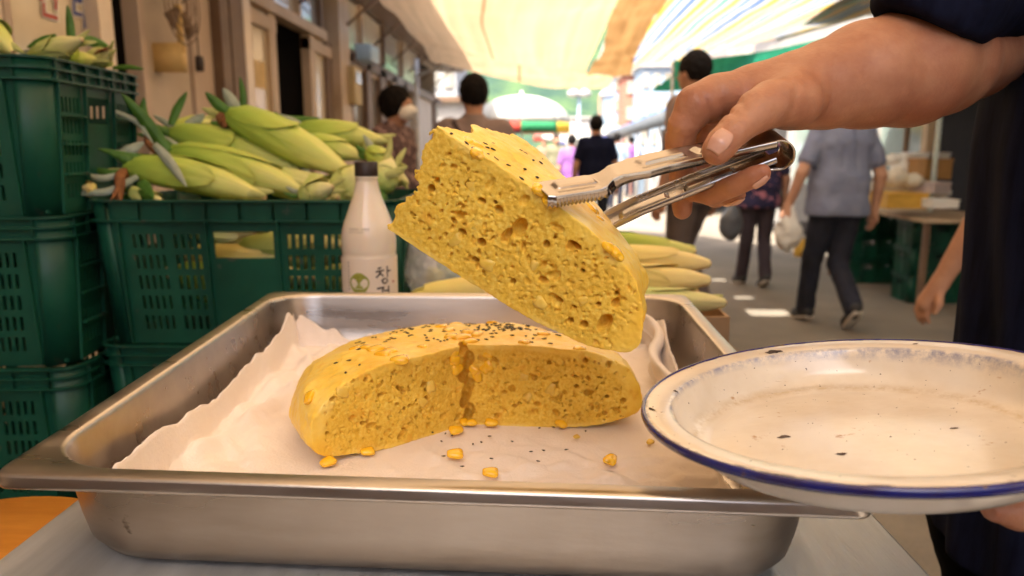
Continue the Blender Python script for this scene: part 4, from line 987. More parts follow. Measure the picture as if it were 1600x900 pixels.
o2 = glyph('lettering', GEOK, (597 - 577) * px2m * 1.1, zat(454), 26 * px2m, 1.35 * px2m, INK, RB + .0007)
cxl, czl, rl = (561 - 577) * px2m * 1.08, zat(436), 16 * px2m
vs = [(cxl, czl)] + [(cxl + rl * math.cos(a) * (1 + .04 * math.sin(3 * a)), czl + rl * .98 * math.sin(a) * (1.06 if math.sin(a) > .9 else 1)) for a in np.linspace(0, 2 * math.pi, 33)[:-1]]
wrap('logo_disc', vs, [(0, i + 1, (i + 1) % 32 + 1) for i in range(32)], GRN, RB + .0006)
glyph('logo_script', [[(.02, .46), (.06, .62), (.12, .48), (.18, .62), (.24, .46)], [(.32, .42), (.32, .64)], [(.32, .54), (.42, .50), (.42, .64)], [(.52, .46), (.60, .46), (.60, .62), (.52, .62)], [(.70, .62), (.72, .46), (.80, .50), (.82, .62)], [(.92, .42), (.92, .64)], [(.15, .80), (.85, .78)]], cxl, czl - .0005, 25 * px2m, .55 * px2m, WHP, RB + .0009)
for k in range(9): glyph('small_print', [[(.0, .0), (.5, .02)], [(.2, .0), (.22, .5)]], -34 * px2m + 0, zat(407 + 5 * k), 5 * px2m, .5 * px2m, INK, RB + .0006)
GREYI = mat('grey_ink', (.25, .22, .2), .7)
for k in range(8): glyph('date_print', [[(0, 0), (.8, 0)], [(.1, .5), (.7, .5)]] if k != 4 else [[(0, .5), (.3, .5)]], (549 + 4 * k - 577) * px2m * 1.05, zat(355.5), 4 * px2m, .35 * px2m, GREYI, 39.3 * px2m + .0012)
for k in range(6): glyph('date_print', [[(0, 0), (.8, 0)]], (549 + 4 * k - 577) * px2m * 1.05, zat(361), 4 * px2m, .3 * px2m, GREYI, 40.6 * px2m + .0012)
REDP = mat('red_stamp', (.55, .12, .06), .7)
glyph('red_mark', [[(.2, .1), (.5, .9), (.9, .3)], [(.1, .5), (.9, .6)]], 31.5 * px2m * 1.3, zat(436), 6 * px2m, .7 * px2m, REDP, RB + .0006)

# ---- see-through bag with greens beside the bottle
bagc = W(692, 425, 1.22)
F = Field(bagc - .11, bagc + .11, .0026); F.ell(bagc, (.062, .05, .050)); F.ell(bagc + np.array([.045, 0, -.012]), (.05, .045, .032), .02); F.cone(bagc + np.array([-.03, 0, .02]), bagc + np.array([-.045, -.01, .06]), .024, .006, .02)
F.near(lambda P: .014 * np.abs(fbm(P, 22, 3, 3)) + .004 * fbm(P, 90, 2, 5) - .003, .03)
v, q = F.mesh(); v = smoothv(v, q, 1)
BAG = mat('clear_plastic_film', (.80, .82, .84), .14, 0, (.8, .8, .8), 20, .4, 60, alpha=.36, coat=.6)
tag(mesh('plastic_bag', v, q, BAG, None, origin=bagc), 'crinkled see-through plastic bag of greens between bottle and bread', 'bag')
t = thing('salad_greens', 'pale green leaves bundled inside the see-through bag', 'vegetables', bagc)
for k in range(9):
    a = random.uniform(0, 6.28); p0 = bagc + np.array([random.uniform(-.03, .04), random.uniform(-.02, .02), -.03]); p1 = p0 + np.array([.03 * math.cos(a), .02 * math.sin(a), .04])
    blade(t, [p0, (p0 + p1) / 2 + np.array([.006, 0, .004]), p1], .012, LEAF if k % 3 else HUSKY)

# ============================================================ the vendor
vend = thing('person', 'vendor in dark navy T-shirt at the right edge, lifting bread with tongs', 'person', (.50, .58, 0))
def px(r_, d): return r_ * d / FX
F = Field(W(1010, 400, .40) + [0, -.02, -.03], W(1700, -60, .66) + [0.03, .03, .02], .00135)
lo_ = np.minimum.reduce([W(1020, 370, .40), W(1020, 60, .55), W(1640, -20, .66), W(1640, 250, .40)]) - .01
hi_ = np.maximum.reduce([W(1020, 370, .40), W(1020, 60, .55), W(1640, -20, .66), W(1640, 250, .40)]) + .01
lo_[1] = W(1200, 200, .385)[1]; lo_[2] = W(1080, 365, .5)[2]; hi_[0] = W(1600, 100, .64)[0]; hi_[2] = W(1500, -30, .6)[2]
F = Field(lo_, hi_, .00145)
def chain(pts, k=.003, F=F):
    P = [W(a, b, c) for a, b, c, r in pts]; R = [px(r, c) for a, b, c, r in pts]; F.chain(P, R, k); return P, R
# forearm, wrist, back of the hand
chain([(1590, 45, .64, 66), (1520, 85, .575, 68), (1468, 98, .53, 78)], .004)
chain([(1468, 98, .53, 80), (1420, 106, .51, 89), (1350, 118, .50, 80), (1290, 133, .492, 66), (1250, 141, .487, 58), (1215, 143, .483, 50)], .006)
chain([(1240, 141, .485, 54), (1180, 143, .482, 40), (1120, 152, .476, 33), (1085, 163, .472, 29)], .006)
chain([(1240, 148, .495, 46), (1170, 150, .502, 38), (1110, 165, .503, 30)], .006)
chain([(1235, 158, .51, 40), (1160, 172, .527, 30), (1120, 185, .53, 24)], .006)
PALM = F.F.copy()
F.F[:] = .2                       # each finger apart, then joined to the palm with a web
ix, ixr = chain([(1092, 166, .472, 29), (1068, 196, .474, 25), (1062, 226, .482, 22.5), (1063, 262, .494, 19.5), (1065, 300, .503, 18), (1066, 328, .506, 15.5)], .0015)
IDX = F.F.copy(); F.F[:] = .2
th_, thr = chain([(1238, 160, .462, 44), (1205, 163, .447, 37), (1182, 174, .440, 33), (1148, 203, .433, 26.5), (1130, 222, .431, 25), (1120, 234, .430, 24)], .002)
THU = F.F.copy(); F.F[:] = .2
md, mdr = chain([(1078, 182, .495, 25), (1062, 215, .500, 22), (1066, 262, .502, 19.5), (1084, 296, .494, 18.5), (1112, 303, .476, 18.5), (1148, 290, .458, 18), (1178, 276, .447, 17), (1190, 270, .444, 15)], .0015)
MID = F.F.copy(); F.F[:] = .2
rg, rgr = chain([(1100, 190, .522, 23), (1090, 235, .525, 20), (1096, 285, .520, 18), (1118, 306, .502, 17), (1140, 305, .486, 15.5), (1152, 304, .478, 13.5)], .004)
RNG = F.F.copy(); F.F[:] = .2
pk, pkr = chain([(1135, 195, .545, 21), (1125, 235, .548, 18), (1128, 275, .54, 16), (1145, 290, .525, 14), (1162, 285, .512, 12)], .004)
def smn(a, b, k): h = np.clip(.5 + .5 * (b - a) / k, 0, 1); return b * (1 - h) + a * h - k * h * (1 - h)
chain([(1088, 150, .470, 22), (1088, 151, .470, 22)], .006) if False else None
FG = smn(smn(smn(F.F, RNG, .0012), MID, .0012), IDX, .0012)
F.F = smn(smn(PALM, FG, .006), THU, .013).astype(np.float32); del PALM, IDX, THU, MID, RNG, FG
def crease(P):
    out = .00045 * fbm(P, 55, 2, 3)
    for (a, b, amp, wd, fr) in ((th_[3], th_[4], .0012, .009, 1500), (ix[1], ix[2], .0013, .009, 1400), (ix[3], ix[4], .0009, .006, 1500), (md[5], md[6], .0008, .005, 1500), (rg[3], rg[4], .0007, .005, 1500)):
        ax = (b - a) / np.linalg.norm(b - a); s_ = (P - a) @ ax; rr = np.linalg.norm(P - a, axis=-1)
        out = out + amp * np.exp(-(s_ / wd) ** 2) * np.exp(-(rr / .016) ** 4) * np.maximum(0, np.cos(s_ * fr + 1.5 * noise3(P, 300, 2)) - .1)
    # folds of the thumb web and of the wrist
    for (p, dirv, amp, wd) in ((W(1116, 168, .452), _r * .45 - _u * .9, .0016, .0016), (W(1140, 165, .452), _r * .2 - _u * .98, .0010, .0016), (W(1238, 160, .44), _r * .35 + _u * .94, .0010, .0022)):
        nrm = np.cross(dirv, _f); nrm /= np.linalg.norm(nrm); q_ = P - p; s_ = q_ @ nrm; l_ = q_ @ dirv
        out = out + amp * np.exp(-(s_ / wd) ** 2) * np.exp(-(l_ / .016) ** 4)
    return out
F.near(crease, .006)
av, aq = F.mesh(); av = smoothv(av, aq, 3, .5)
# the hand under the plate and the head, same body mesh
F = Field(W(1500, 850, .31) - [.02, .02, .03], W(2000, 700, .42) + [.03, .05, .05], .0022)
def chain2(pts, k=.006): F.chain([W(a, b, c) for a, b, c, r in pts], [px(r, c) for a, b, c, r in pts], k)
chain2([(1552, 797, .345, 19), (1590, 800, .347, 25), (1650, 806, .350, 28), (1730, 815, .352, 34), (1800, 820, .355, 44)])
chain2([(1600, 790, .375, 20), (1660, 800, .372, 26), (1740, 812, .366, 34), (1810, 820, .36, 44)], .003)
chain2([(1655, 800, .40, 20), (1720, 806, .39, 25), (1800, 816, .37, 40)], .003)
chain2([(1690, 735, .345, 19), (1730, 735, .343, 24), (1790, 770, .345, 30), (1850, 810, .352, 42)], .008)
chain2([(1800, 818, .357, 48), (1880, 830, .365, 50), (1960, 850, .39, 60)], .02)
lv, lq = F.mesh(); lv = smoothv(lv, lq, 2)
HC_ = np.array([.50, .60, 1.66]); F = Field(HC_ - [.14, .12, .24], HC_ + [.14, .12, .15], .004)
F.ell(HC_, (.098, .078, .115)).ell(HC_ + [-.03, 0, -.055], (.06, .055, .06), .03).cone(HC_ + [.01, 0, -.08], HC_ + [.02, 0, -.2], .055, .06, .03)
F.cone(HC_ + [-.095, 0, .0], HC_ + [-.115, 0, -.03], .010, .014, .012).ell(HC_ + [.005, -.078, -.015], (.016, .01, .03), .006).ell(HC_ + [.005, .078, -.015], (.016, .01, .03), .006)
F.ell(HC_ + [-.09, -.032, .012], (.014, .016, .01), .006, 's').ell(HC_ + [-.09, .032, .012], (.014, .016, .01), .006, 's').ell(HC_ + [-.093, 0, -.062], (.012, .024, .008), .006)
hv, hq = F.mesh()
allv = np.concatenate([av, lv, hv]); allq = np.concatenate([aq, lq + len(av), hq + len(av) + len(lv)])
body = mesh('body', allv, allq, SKIN, vend)
def nail(a, b, ra, rb, nrm, t0, t1, ang, pole=.25):
    a = np.asarray(a); b = np.asarray(b); T = (b - a) / np.linalg.norm(b - a); nrm = nrm - T * (nrm @ T); nrm /= np.linalg.norm(nrm); S_ = np.cross(T, nrm); rows = []
    for i in range(12):
        u_ = i / 11; t_ = t0 + (t1 - t0) * u_; w_ = ang * (1 - pole * (2 * u_ - 1) ** 4 - .12 * (1 - u_)); r_ = ra + (rb - ra) * min(1, t_); c = a + (b - a) * t_
        dome = 0 if t_ < .9 else (t_ - .9) * np.linalg.norm(b - a) * .35
        rows.append([c + (r_ + .0003 - dome + .0004 * math.sin(math.pi * u_)) * (math.cos(p) * nrm + math.sin(p) * S_) - (0 if abs(k - 5.5) < 5 else .0006) * nrm for k, p in enumerate(np.linspace(-w_, w_, 12))])
    o = MB().grid(rows).build('fingernail', NAIL, vend); solid(o, .0006, 0); return o
nail(th_[4], th_[5], thr[4], thr[5], -_f * .95 - _r * .30 + _u * .12, -.35, 1.95, .72)
nail(md[6], md[7], mdr[6], mdr[7], -_f * .55 + _r * .55 - _u * .65, -.4, 1.6, .62)
nail(rg[4], rg[5], rgr[4], rgr[5], -_f * .5 + _r * .2 - _u * .85, -.4, 1.7, .6)
# hair
F = Field(HC_ - .16, HC_ + .17, .005); F.ell(HC_ + [.012, 0, .022], (.108, .090, .118)); F.ell(HC_ + [-.10, 0, -.05], (.085, .1, .10), .01, 's'); F.ell(HC_ + [.0, 0, -.16], (.16, .12, .085), .01, 's'); F.near(lambda P: .004 * fbm(P, 90, 2), .02)
HAIR = mat('black_hair', (.012, .009, .008), .85, 0, (.006, .005, .005), 60, .9, 200, spec=.15)
v, q = F.mesh(); mesh('hair', v, q, HAIR, vend)
# T-shirt
F = Field((.30, .28, .86), (.80, .92, 1.56), .0052)
tc_ = np.array([.532, .60])
F.chain([(tc_[0], tc_[1], .90), (tc_[0], tc_[1], 1.1)], [.13, .13], 0)
Pp = F.all()
def torso(P):
    zz = P[..., 2]; rx = np.interp(zz, [.86, 1.05, 1.25, 1.4, 1.5, 1.54], [.150, .146, .148, .135, .09, .06]); ry = np.interp(zz, [.86, 1.05, 1.25, 1.4, 1.47, 1.54], [.185, .18, .195, .205, .13, .05])
    th = np.arctan2(P[..., 1] - tc_[1], P[..., 0] - tc_[0]); fold_ = .0045 * np.sin(th * 13 + 3 * np.sin(zz * 6)) * ss(1.5 - zz, .0, .5) + .006 * fbm(P * np.array([1, 1, .3]), 14, 2, 5)
    q_ = np.sqrt(((P[..., 0] - tc_[0]) / rx) ** 2 + ((P[..., 1] - tc_[1]) / ry) ** 2); return (q_ - 1) * .14 + fold_
F.F = torso(Pp).astype(np.float32)
F.cone((.49, .39, 1.42), (.50, .335, 1.28), .08, .078, .03)
F.F = np.maximum(F.F, np.maximum(.885 - Pp[..., 2], Pp[..., 2] - 1.53)).astype(np.float32)
v, q = F.mesh(); v = smoothv(v, q, 1)
lo_ = W(1360, 120, .45) - [.02, .05, .02]; F = Field([.22, .40, 1.25], [.62, .86, 1.56], .0034)
sl = lambda a, b, c: W(a, b, c)
F.cone(sl(1466, -6, .490), sl(1560, -60, .60), px(97, .50), px(125, .62)).cone(sl(1560, -70, .62), (.50, .72, 1.42), px(125, .62), .085, .02)
F.ell(sl(1520, 20, .60), (.05, .05, .045), .02)
Pp = F.all(); nn3 = np.cross(sl(1470, 52, .52) - sl(1385, 8, .52), _f); nn3 /= np.linalg.norm(nn3)
nn3 = nn3 if nn3 @ _u < 0 else -nn3                                  # points down, out of the sleeve
def hemcut(P): # hem line: falls from the outer edge, then runs level to the body
    rel = P - CC; d = rel @ _f; X_ = 800 + FX * (rel @ _r) / d; Y_ = 450 - FX * (rel @ _u) / d; return X_, Y_, d
p1 = sl(1380, 12, .49); p2 = sl(1478, 63, .49); p3 = sl(1540, 70, .49)
def pln(a, b): n_ = np.cross(b - a, _f * .9 + _u * .25); n_ /= np.linalg.norm(n_); n_ = n_ if n_ @ _u < 0 else -n_; return (Pp - a) @ n_
cutd = np.minimum(pln(p1, p2), pln(p2, p3) + .0) 
F.F = np.maximum(F.F, np.maximum(pln(p1, p2), pln(p2, p3))).astype(np.float32)
F.F = np.maximum(F.F, pln(p2, p3)).astype(np.float32) if False else F.F.astype(np.float32)
F.near(lambda P: .003 * fbm(P, 30, 2, 4), .01)
v2, q2 = F.mesh(); v2 = smoothv(v2, q2, 1)
mesh('shirt', np.concatenate([v, v2]), np.concatenate([q, q2 + len(v)]), NAVY, vend)
# trousers and shoes
F = Field((.30, .36, .05), (.72, .86, .98), .008)
F.cone((.545, .52, .92), (.545, .68, .92), .145, .145).cone((.535, .51, .86), (.505, .50, .5), .105, .075, .04).cone((.505, .50, .5), (.535, .50, .09), .075, .06, .02).cone((.535, .69, .86), (.535, .70, .5), .105, .075, .04).cone((.535, .70, .5), (.56, .70, .09), .075, .06, .02)
F.near(lambda P: .008 * fbm(P, 16, 2, 4), .02); v, q = F.mesh(); mesh('trousers', v, q, BLACKC, vend)
for y, x in ((.50, .47), (.70, .50)):
    F = Field((x - .18, y - .07, -.02), (x + .14, y + .07, .13), .006); F.cone((x - .10, y, .035), (x + .06, y, .045), .04, .04).ell((x + .03, y, .07), (.055, .042, .05), .02); F.F = np.maximum(F.F, .0 - F.all()[..., 2] + .001).astype(np.float32); v, q = F.mesh(); mesh('shoe', v, q, BLACKC, vend)

# ============================================================ ground, hill
m, N, L, b = node_mat('street_paving'); tc = N.new('ShaderNodeTexCoord')
def nz_(s, d, r=.6):
    n = N.new('ShaderNodeTexNoise'); n.inputs['Scale'].default_value = s; n.inputs['Detail'].default_value = d; n.inputs['Roughness'].default_value = r; L.new(tc.outputs['Object'], n.inputs[0]); return n
n1_, n2_ = nz_(1.3, 6), nz_(60, 4, .7); r = N.new('ShaderNodeValToRGB'); r.color_ramp.elements[0].position = .32; r.color_ramp.elements[1].position = .68
r.color_ramp.elements[0].color = (.13, .108, .082, 1); r.color_ramp.elements[1].color = (.26, .218, .168, 1)
mxx = N.new('ShaderNodeMath'); mxx.operation = 'MULTIPLY_ADD'; L.new(n2_.outputs[0], mxx.inputs[0]); mxx.inputs[1].default_value = .35; mu = N.new('ShaderNodeMath'); mu.operation = 'MULTIPLY'; mu.inputs[1].default_value = .65; L.new(n1_.outputs[0], mu.inputs[0]); L.new(mu.outputs[0], mxx.inputs[2])
L.new(mxx.outputs[0], r.inputs[0]); L.new(r.outputs[0], b.inputs['Base Color']); b.inputs['Roughness'].default_value = .8
bp = N.new('ShaderNodeBump'); bp.inputs['Strength'].default_value = .4; bp.inputs['Distance'].default_value = .004; L.new(n2_.outputs[0], bp.inputs['Height']); L.new(bp.outputs[0], b.inputs['Normal'])
xs = np.r_[-300, -100, -30, np.linspace(-8, 8, 33), 30, 100, 300]; ys = np.r_[-300, -60, -10, np.linspace(-2, 30, 40), 60, 150, 400]
XX_, YY_ = np.meshgrid(xs, ys, indexing='ij'); P = np.stack([XX_, YY_, 0 * XX_], -1)
tag(MB().grid(P).build('street_ground', m), kind='structure')
HILLM = mat('forest_hill', (.055, .10, .035), .9, 0, (.015, .045, .03), .16, .8, .6, detail=8)
xs = np.linspace(-140, 150, 120); ys = np.linspace(70, 230, 50); XX_, YY_ = np.meshgrid(xs, ys, indexing='ij'); Q_ = np.stack([XX_, YY_, 0 * XX_], -1)
zz = 34 * ss(YY_, 70, 190) * (.55 + .45 * np.exp(-((XX_ - 10) / 70) ** 2)) * (1 + .5 * fbm(Q_, .02, 2, 3)) + 4.5 * np.abs(fbm(Q_, .14, 3, 9)) + 2 * fbm(Q_, .5, 2, 4) - 1
tag(MB().grid(np.stack([XX_, YY_, zz], -1)).build('forested_hill', HILLM), kind='structure')

# ============================================================ awnings
def cloth_mat(name, base, seams=None, tr=.55, rough=.8):
    m, N, L, b = node_mat(name); out = N['Material Output']; at = N.new('ShaderNodeAttribute'); at.attribute_name = 'u'; av_ = N.new('ShaderNodeAttribute'); av_.attribute_name = 'v'
    r = N.new('ShaderNodeValToRGB'); r.color_ramp.interpolation = 'LINEAR'
    L.new(at.outputs['Fac'], r.inputs[0]); e = r.color_ramp.elements
    while len(e) < len(seams or [1, 2]): e.new(.5)
    for i, (p, c) in enumerate(seams or [(0, base), (1, base)]): e[i].position = p; e[i].color = (*c, 1)
    n = N.new('ShaderNodeTexNoise'); cb = N.new('ShaderNodeCombineXYZ'); L.new(at.outputs['Fac'], cb.inputs[0]); L.new(av_.outputs['Fac'], cb.inputs[1]); mp = N.new('ShaderNodeMapping'); mp.inputs['Scale'].default_value = (14, 2, 1); L.new(cb.outputs[0], mp.inputs[0]); L.new(mp.outputs[0], n.inputs[0]); n.inputs['Scale'].default_value = 1.5; n.inputs['Detail'].default_value = 5
    r2 = N.new('ShaderNodeValToRGB'); r2.color_ramp.elements[0].position = .3; r2.color_ramp.elements[1].position = .7; r2.color_ramp.elements[0].color = (.76, .74, .70, 1); r2.color_ramp.elements[1].color = (1, 1, 1, 1); L.new(n.outputs[0], r2.inputs[0])
    mx = N.new('ShaderNodeMix'); mx.data_type = 'RGBA'; mx.blend_type = 'MULTIPLY'; mx.inputs[0].default_value = 1; L.new(r.outputs[0], mx.inputs[6]); L.new(r2.outputs[0], mx.inputs[7])
    L.new(mx.outputs[2], b.inputs['Base Color']); b.inputs['Roughness'].default_value = rough; t_ = N.new('ShaderNodeBsdfTranslucent'); L.new(mx.outputs[2], t_.inputs[0]); ms = N.new('ShaderNodeMixShader'); ms.inputs[0].default_value = tr
    L.new(b.outputs[0], ms.inputs[1]); L.new(t_.outputs[0], ms.inputs[2]); L.new(ms.outputs[0], out.inputs[0]); return m
TANC = cloth_mat('tan_canvas', (.80, .56, .29), [(0, (.80, .57, .34)), (.495, (.82, .60, .37)), (.50, (.44, .28, .14)), (.507, (.44, .28, .14)), (.512, (.82, .60, .37)), (1, (.82, .58, .34))], .31)
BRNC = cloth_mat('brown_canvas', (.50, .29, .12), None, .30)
cols = []
pal = [(.92, .92, .90), (.10, .30, .58), (.92, .92, .90), (.90, .72, .20), (.93, .92, .88), (.90, .52, .24), (.92, .92, .90), (.15, .62, .45), (.92, .92, .9)]
NS = 30; st = []
def striped_mat():
    m, N, L, b = node_mat('striped_canvas'); out = N['Material Output']; at = N.new('ShaderNodeAttribute'); at.attribute_name = 'u'
    ml = N.new('ShaderNodeMath'); ml.operation = 'MULTIPLY'; ml.inputs[1].default_value = 4.6; L.new(at.outputs['Fac'], ml.inputs[0]); fr = N.new('ShaderNodeMath'); fr.operation = 'FRACT'; L.new(ml.outputs[0], fr.inputs[0])
    r = N.new('ShaderNodeValToRGB'); r.color_ramp.interpolation = 'CONSTANT'; L.new(fr.outputs[0], r.inputs[0]); e = r.color_ramp.elements
    w_ = (.62, .61, .57); sp = [(0, w_), (.07, (.04, .17, .50)), (.15, w_), (.24, (.85, .55, .05)), (.33, w_), (.41, (.85, .36, .12)), (.48, w_), (.57, (.03, .42, .30)), (.64, w_), (.73, (.85, .50, .08)), (.82, w_), (.89, (.10, .26, .55)), (.96, w_)]
    while len(e) < len(sp): e.new(.5)
    for i, (p, c) in enumerate(sp): e[i].position = p; e[i].color = (*c, 1)
    L.new(r.outputs[0], b.inputs['Base Color']); t_ = N.new('ShaderNodeBsdfTranslucent'); L.new(r.outputs[0], t_.inputs[0]); ms = N.new('ShaderNodeMixShader'); ms.inputs[0].default_value = .28
    b.inputs['Roughness'].default_value = .5; L.new(b.outputs[0], ms.inputs[1]); L.new(t_.outputs[0], ms.inputs[2]); L.new(ms.outputs[0], out.inputs[0]); return m
STRIPE = striped_mat()
def sheet(name, ctrl, nu_, nv_, m, parent, sagf=None, holes=()):
    """ctrl: rows (along the street) of world points across it; bilinear-smooth patch"""
    C_ = np.array(ctrl, float); a = np.linspace(0, C_.shape[0] - 1, nu_); b_ = np.linspace(0, C_.shape[1] - 1, nv_)
    R1 = np.stack([np.stack([np.interp(a, range(C_.shape[0]), C_[:, j, k]) for k in range(3)], -1) for j in range(C_.shape[1])], 1)
    P = np.stack([np.stack([np.interp(b_, range(C_.shape[1]), R1[i, :, k]) for k in range(3)], -1) for i in range(nu_)], 0)
    for _ in range(3):
        P[1:-1] = (P[:-2] + 2 * P[1:-1] + P[2:]) / 4; P[:, 1:-1] = (P[:, :-2] + 2 * P[:, 1:-1] + P[:, 2:]) / 4
    u_ = np.tile(b_ / b_[-1], (nu_, 1)); v_ = np.tile((a / a[-1])[:, None], (1, nv_))
    P[..., 2] += .022 * np.sin(v_ * 60 + 5 * u_) * .25 + .05 * fbm(np.stack([u_ * 3, v_ * 9, 0 * u_], -1), 1.5, 3, 7)
    if sagf is not None: P[..., 2] += sagf(u_, v_)
    g = MB().grid(P)
    if len(holes):
        keep = []
        Vx = np.array(g.v)
        for q_ in g.f:
            c = Vx[list(q_)].mean(0)
            if not any(abs(c[0] - h[0]) < h[2] and abs(c[1] - h[1]) < h[3] for h in holes): keep.append(q_)
        g.f = keep
    return mesh(name, g.v, g.f, m, parent, attr={'u': u_.ravel(), 'v': v_.ravel()})
aw = thing('canvas_awning', 'large sagging tan canvas awning stretched over the market street', 'awning', (-.3, 4, 2.4))
FE = 8.0
def pt_(x, y, Y): return V(x, y, Y)
rows = []
for Y, in ((-.75,), (.2,), (1,), (3.0,)):
    rows.append([(-1.75, Y, 2.62), (-1.1, Y, 2.55), (-.3, Y, 2.50), (.4, Y, 2.52), (.95, Y, 2.60)])
rows.append([pt_(560, -60, 5.0), pt_(640, -40, 5.0), pt_(760, -30, 5.0), pt_(880, -26, 5.0), pt_(975, -24, 5.0)])
rows.append([pt_(600, 8, 6.2), pt_(660, 22, 6.2), pt_(750, 35, 6.2), pt_(850, 42, 6.2), pt_(952, 28, 6.2)])
rows.append([pt_(655, 62, 8.0), pt_(690, 70, 8.0), pt_(770, 92, 8.0), pt_(850, 104, 8.0), pt_(915, 113, 8.0)])
sheet('canopy', rows, 90, 60, TANC, aw)
rows = [[pt_(655, 62, 8.0), pt_(690, 70, 8.0), pt_(770, 92, 8.0), pt_(850, 104, 8.0), pt_(915, 113, 8.0), pt_(962, 117, 8.0)], [pt_(672, 92, 9.0), pt_(700, 103, 9.1), pt_(770, 120, 9.2), pt_(850, 134, 9.2), pt_(900, 139, 9.2), pt_(948, 139, 9.1)]]
sheet('valance', rows, 8, 50, TANC, aw)
rows = [[(.95, 1.0, 2.60), (1.02, 1.0, 2.48), (1.10, 1.0, 2.36)], [pt_(975, -24, 5.0), pt_(1020, -26, 4.9), pt_(1062, -28, 4.8)], [pt_(952, 28, 6.2), pt_(990, 32, 6.1), pt_(1018, 36, 6.0)], [pt_(942, 80, 7.2), pt_(968, 84, 7.1), pt_(992, 86, 7.0)], [pt_(916, 113, 8.0), pt_(955, 118, 7.9), pt_(986, 119, 7.8)]]
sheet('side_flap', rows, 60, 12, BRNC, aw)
rows = [[pt_(520, -60, 4.6), pt_(560, -60, 5.0), pt_(600, -50, 5)], [pt_(560, 0, 6.0), pt_(585, 4, 6.2), pt_(625, 14, 6.2)], [pt_(640, 60, 8.0), pt_(655, 62, 8.0), pt_(678, 72, 7.95)]]
for k, (a, b_) in enumerate([((-1.5, -.7, 2.6), (-1.5, -.7, 0)), ((.95, -.7, 2.6), (.95, -.7, 0))]):
    m = MB(); m.tube([b_, a], .02, 10); m.build('pole', STEEL, aw)
# striped awning on the right
aw2 = thing('striped_awning', 'white awning with thin blue, yellow, orange and green stripes on the right', 'awning', (2, 7, 2.5))
SUNP = lambda g, Z: (g[0] + SD[0] / SD[2] * Z, g[1] + SD[1] / SD[2] * Z)
holes = []
for gx, gy, hx, hy in ((1195, 490, .15, .13), (1160, 466, .07, .05), (1122, 438, .08, .06)):
    g = G(gx, gy, 0); a = SUNP(g, 2.62); holes.append((a[0], a[1], hx, hy))
rows = [[(.55, -2.0, 2.80), (2.1, -2.0, 2.72), (3.6, -2, 2.75)], [(.60, 1.0, 2.80), (2.1, 1.0, 2.68), (3.6, 1, 2.7)], [(.70, 4.0, 2.76), (2.1, 4.0, 2.62), (3.6, 4, 2.6)], [(.85, 6.5, 2.68), (2.1, 6.5, 2.52), (3.5, 6.5, 2.55)],
        [pt_(985, 106, 10.5), pt_(1085, 90, 9.6), pt_(1245, 48, 8.0)]]
rows[-1] = [pt_(925, 108, 10.8), pt_(1050, 98, 10.0), pt_(1215, 62, 8.3)]
sheet('canopy', rows, 90, 70, STRIPE, aw2, holes=holes)
m = MB(); m.tube([pt_(1215, 60, 8.3), (3.45, 6.5, 2.56), (3.5, 4, 2.6)], .03, 8); m.build('edge_pole', mat('pale_paint', (.62, .70, .66), .5), aw2)
for x_, y_ in ((3.5, 4.0), (3.45, 6.5)):
    m = MB(); m.tube([(x_, y_, 0), (x_, y_, 2.58)], .022, 8); m.build('pole', mat('pale_paint', (.62, .70, .66), .5), aw2)
# green canopy
aw3 = thing('green_awning', 'green tarpaulin awning behind the vendor hand', 'awning', (2.2, 8, 2.2))
GRC = cloth_mat('green_canvas', (.04, .34, .20), None, .5)
rows = [[pt_(1052, 98, 9.0), pt_(1120, 92, 8.8), pt_(1200, 82, 8.6), pt_(1350, 40, 7.6)], [pt_(1050, 120, 9.3), pt_(1120, 118, 9), pt_(1200, 110, 8.8), pt_(1350, 70, 7.8)], [pt_(1018, 138, 9.6), pt_(1110, 146, 9.4), pt_(1200, 140, 9.1), pt_(1350, 110, 8.0)]]
sheet('canopy', rows, 16, 40, GRC, aw3)
for a in (pt_(1052, 98, 9.0), pt_(1350, 40, 7.6)):
    m = MB(); m.tube([a, (a[0], a[1], 0)], .02, 8); m.build('pole', STEEL, aw3)

# ============================================================ shop row on the left
WX = -1.62
def YP(p): return -WX * FX / (830.6 - p)
BEI = mat('beige_frame', (.58, .43, .28), .5, 0, (.46, .33, .20), 3, .1, 60)
ALU = mat('aluminium_frame', (.74, .62, .50), .38, .3, (.64, .53, .42), 4)
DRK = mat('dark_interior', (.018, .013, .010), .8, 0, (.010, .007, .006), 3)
BRN = mat('brown_frame', (.20, .125, .075), .55, 0, (.15, .09, .055), 4)
PAN = mat('cream_panel', (.60, .50, .39), .7, 0, (.52, .42, .31), 2, .05, 40)
PAN2 = mat('pinkish_panel', (.60, .47, .37), .7, 0, (.52, .40, .30), 2)
FRO = mat('frosted_glass', (.74, .64, .46), .16, 0, (.62, .52, .36), 2, coat=.5)
GLS = mat('shop_glass', (.42, .40, .34), .06, 0, (.22, .2, .16), 1.5, coat=1)
POSTER = mat('yellow_poster', (.75, .52, .20), .6, 0, (.62, .42, .16), 9)
shop = thing('shop_building', 'old market shop row with brown and beige sliding door frames along the left', 'building', (WX, 5, 0))
def bay(name, p0, p1, m, z0=0, z1=2.09, x0=-.06, x1=0, parent=shop, Y=None, **k):
    y0, y1 = (YP(p0), YP(p1)) if Y is None else Y
    mb = MB(); mb.box((WX + x0, y0, z0), (WX + x1, y1, z1)); o = mb.build(name, m, parent, smooth=False, **k); return o
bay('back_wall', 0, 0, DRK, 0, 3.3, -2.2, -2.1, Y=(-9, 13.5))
bay('upper_wall', 0, 0, PAN, 2.62, 4.05, -.14, -.02, Y=(-9, 13.5))
bay('roof', 0, 0, BRN, 4.055, 4.12, -2.3, .35, Y=(-9, 13.6))
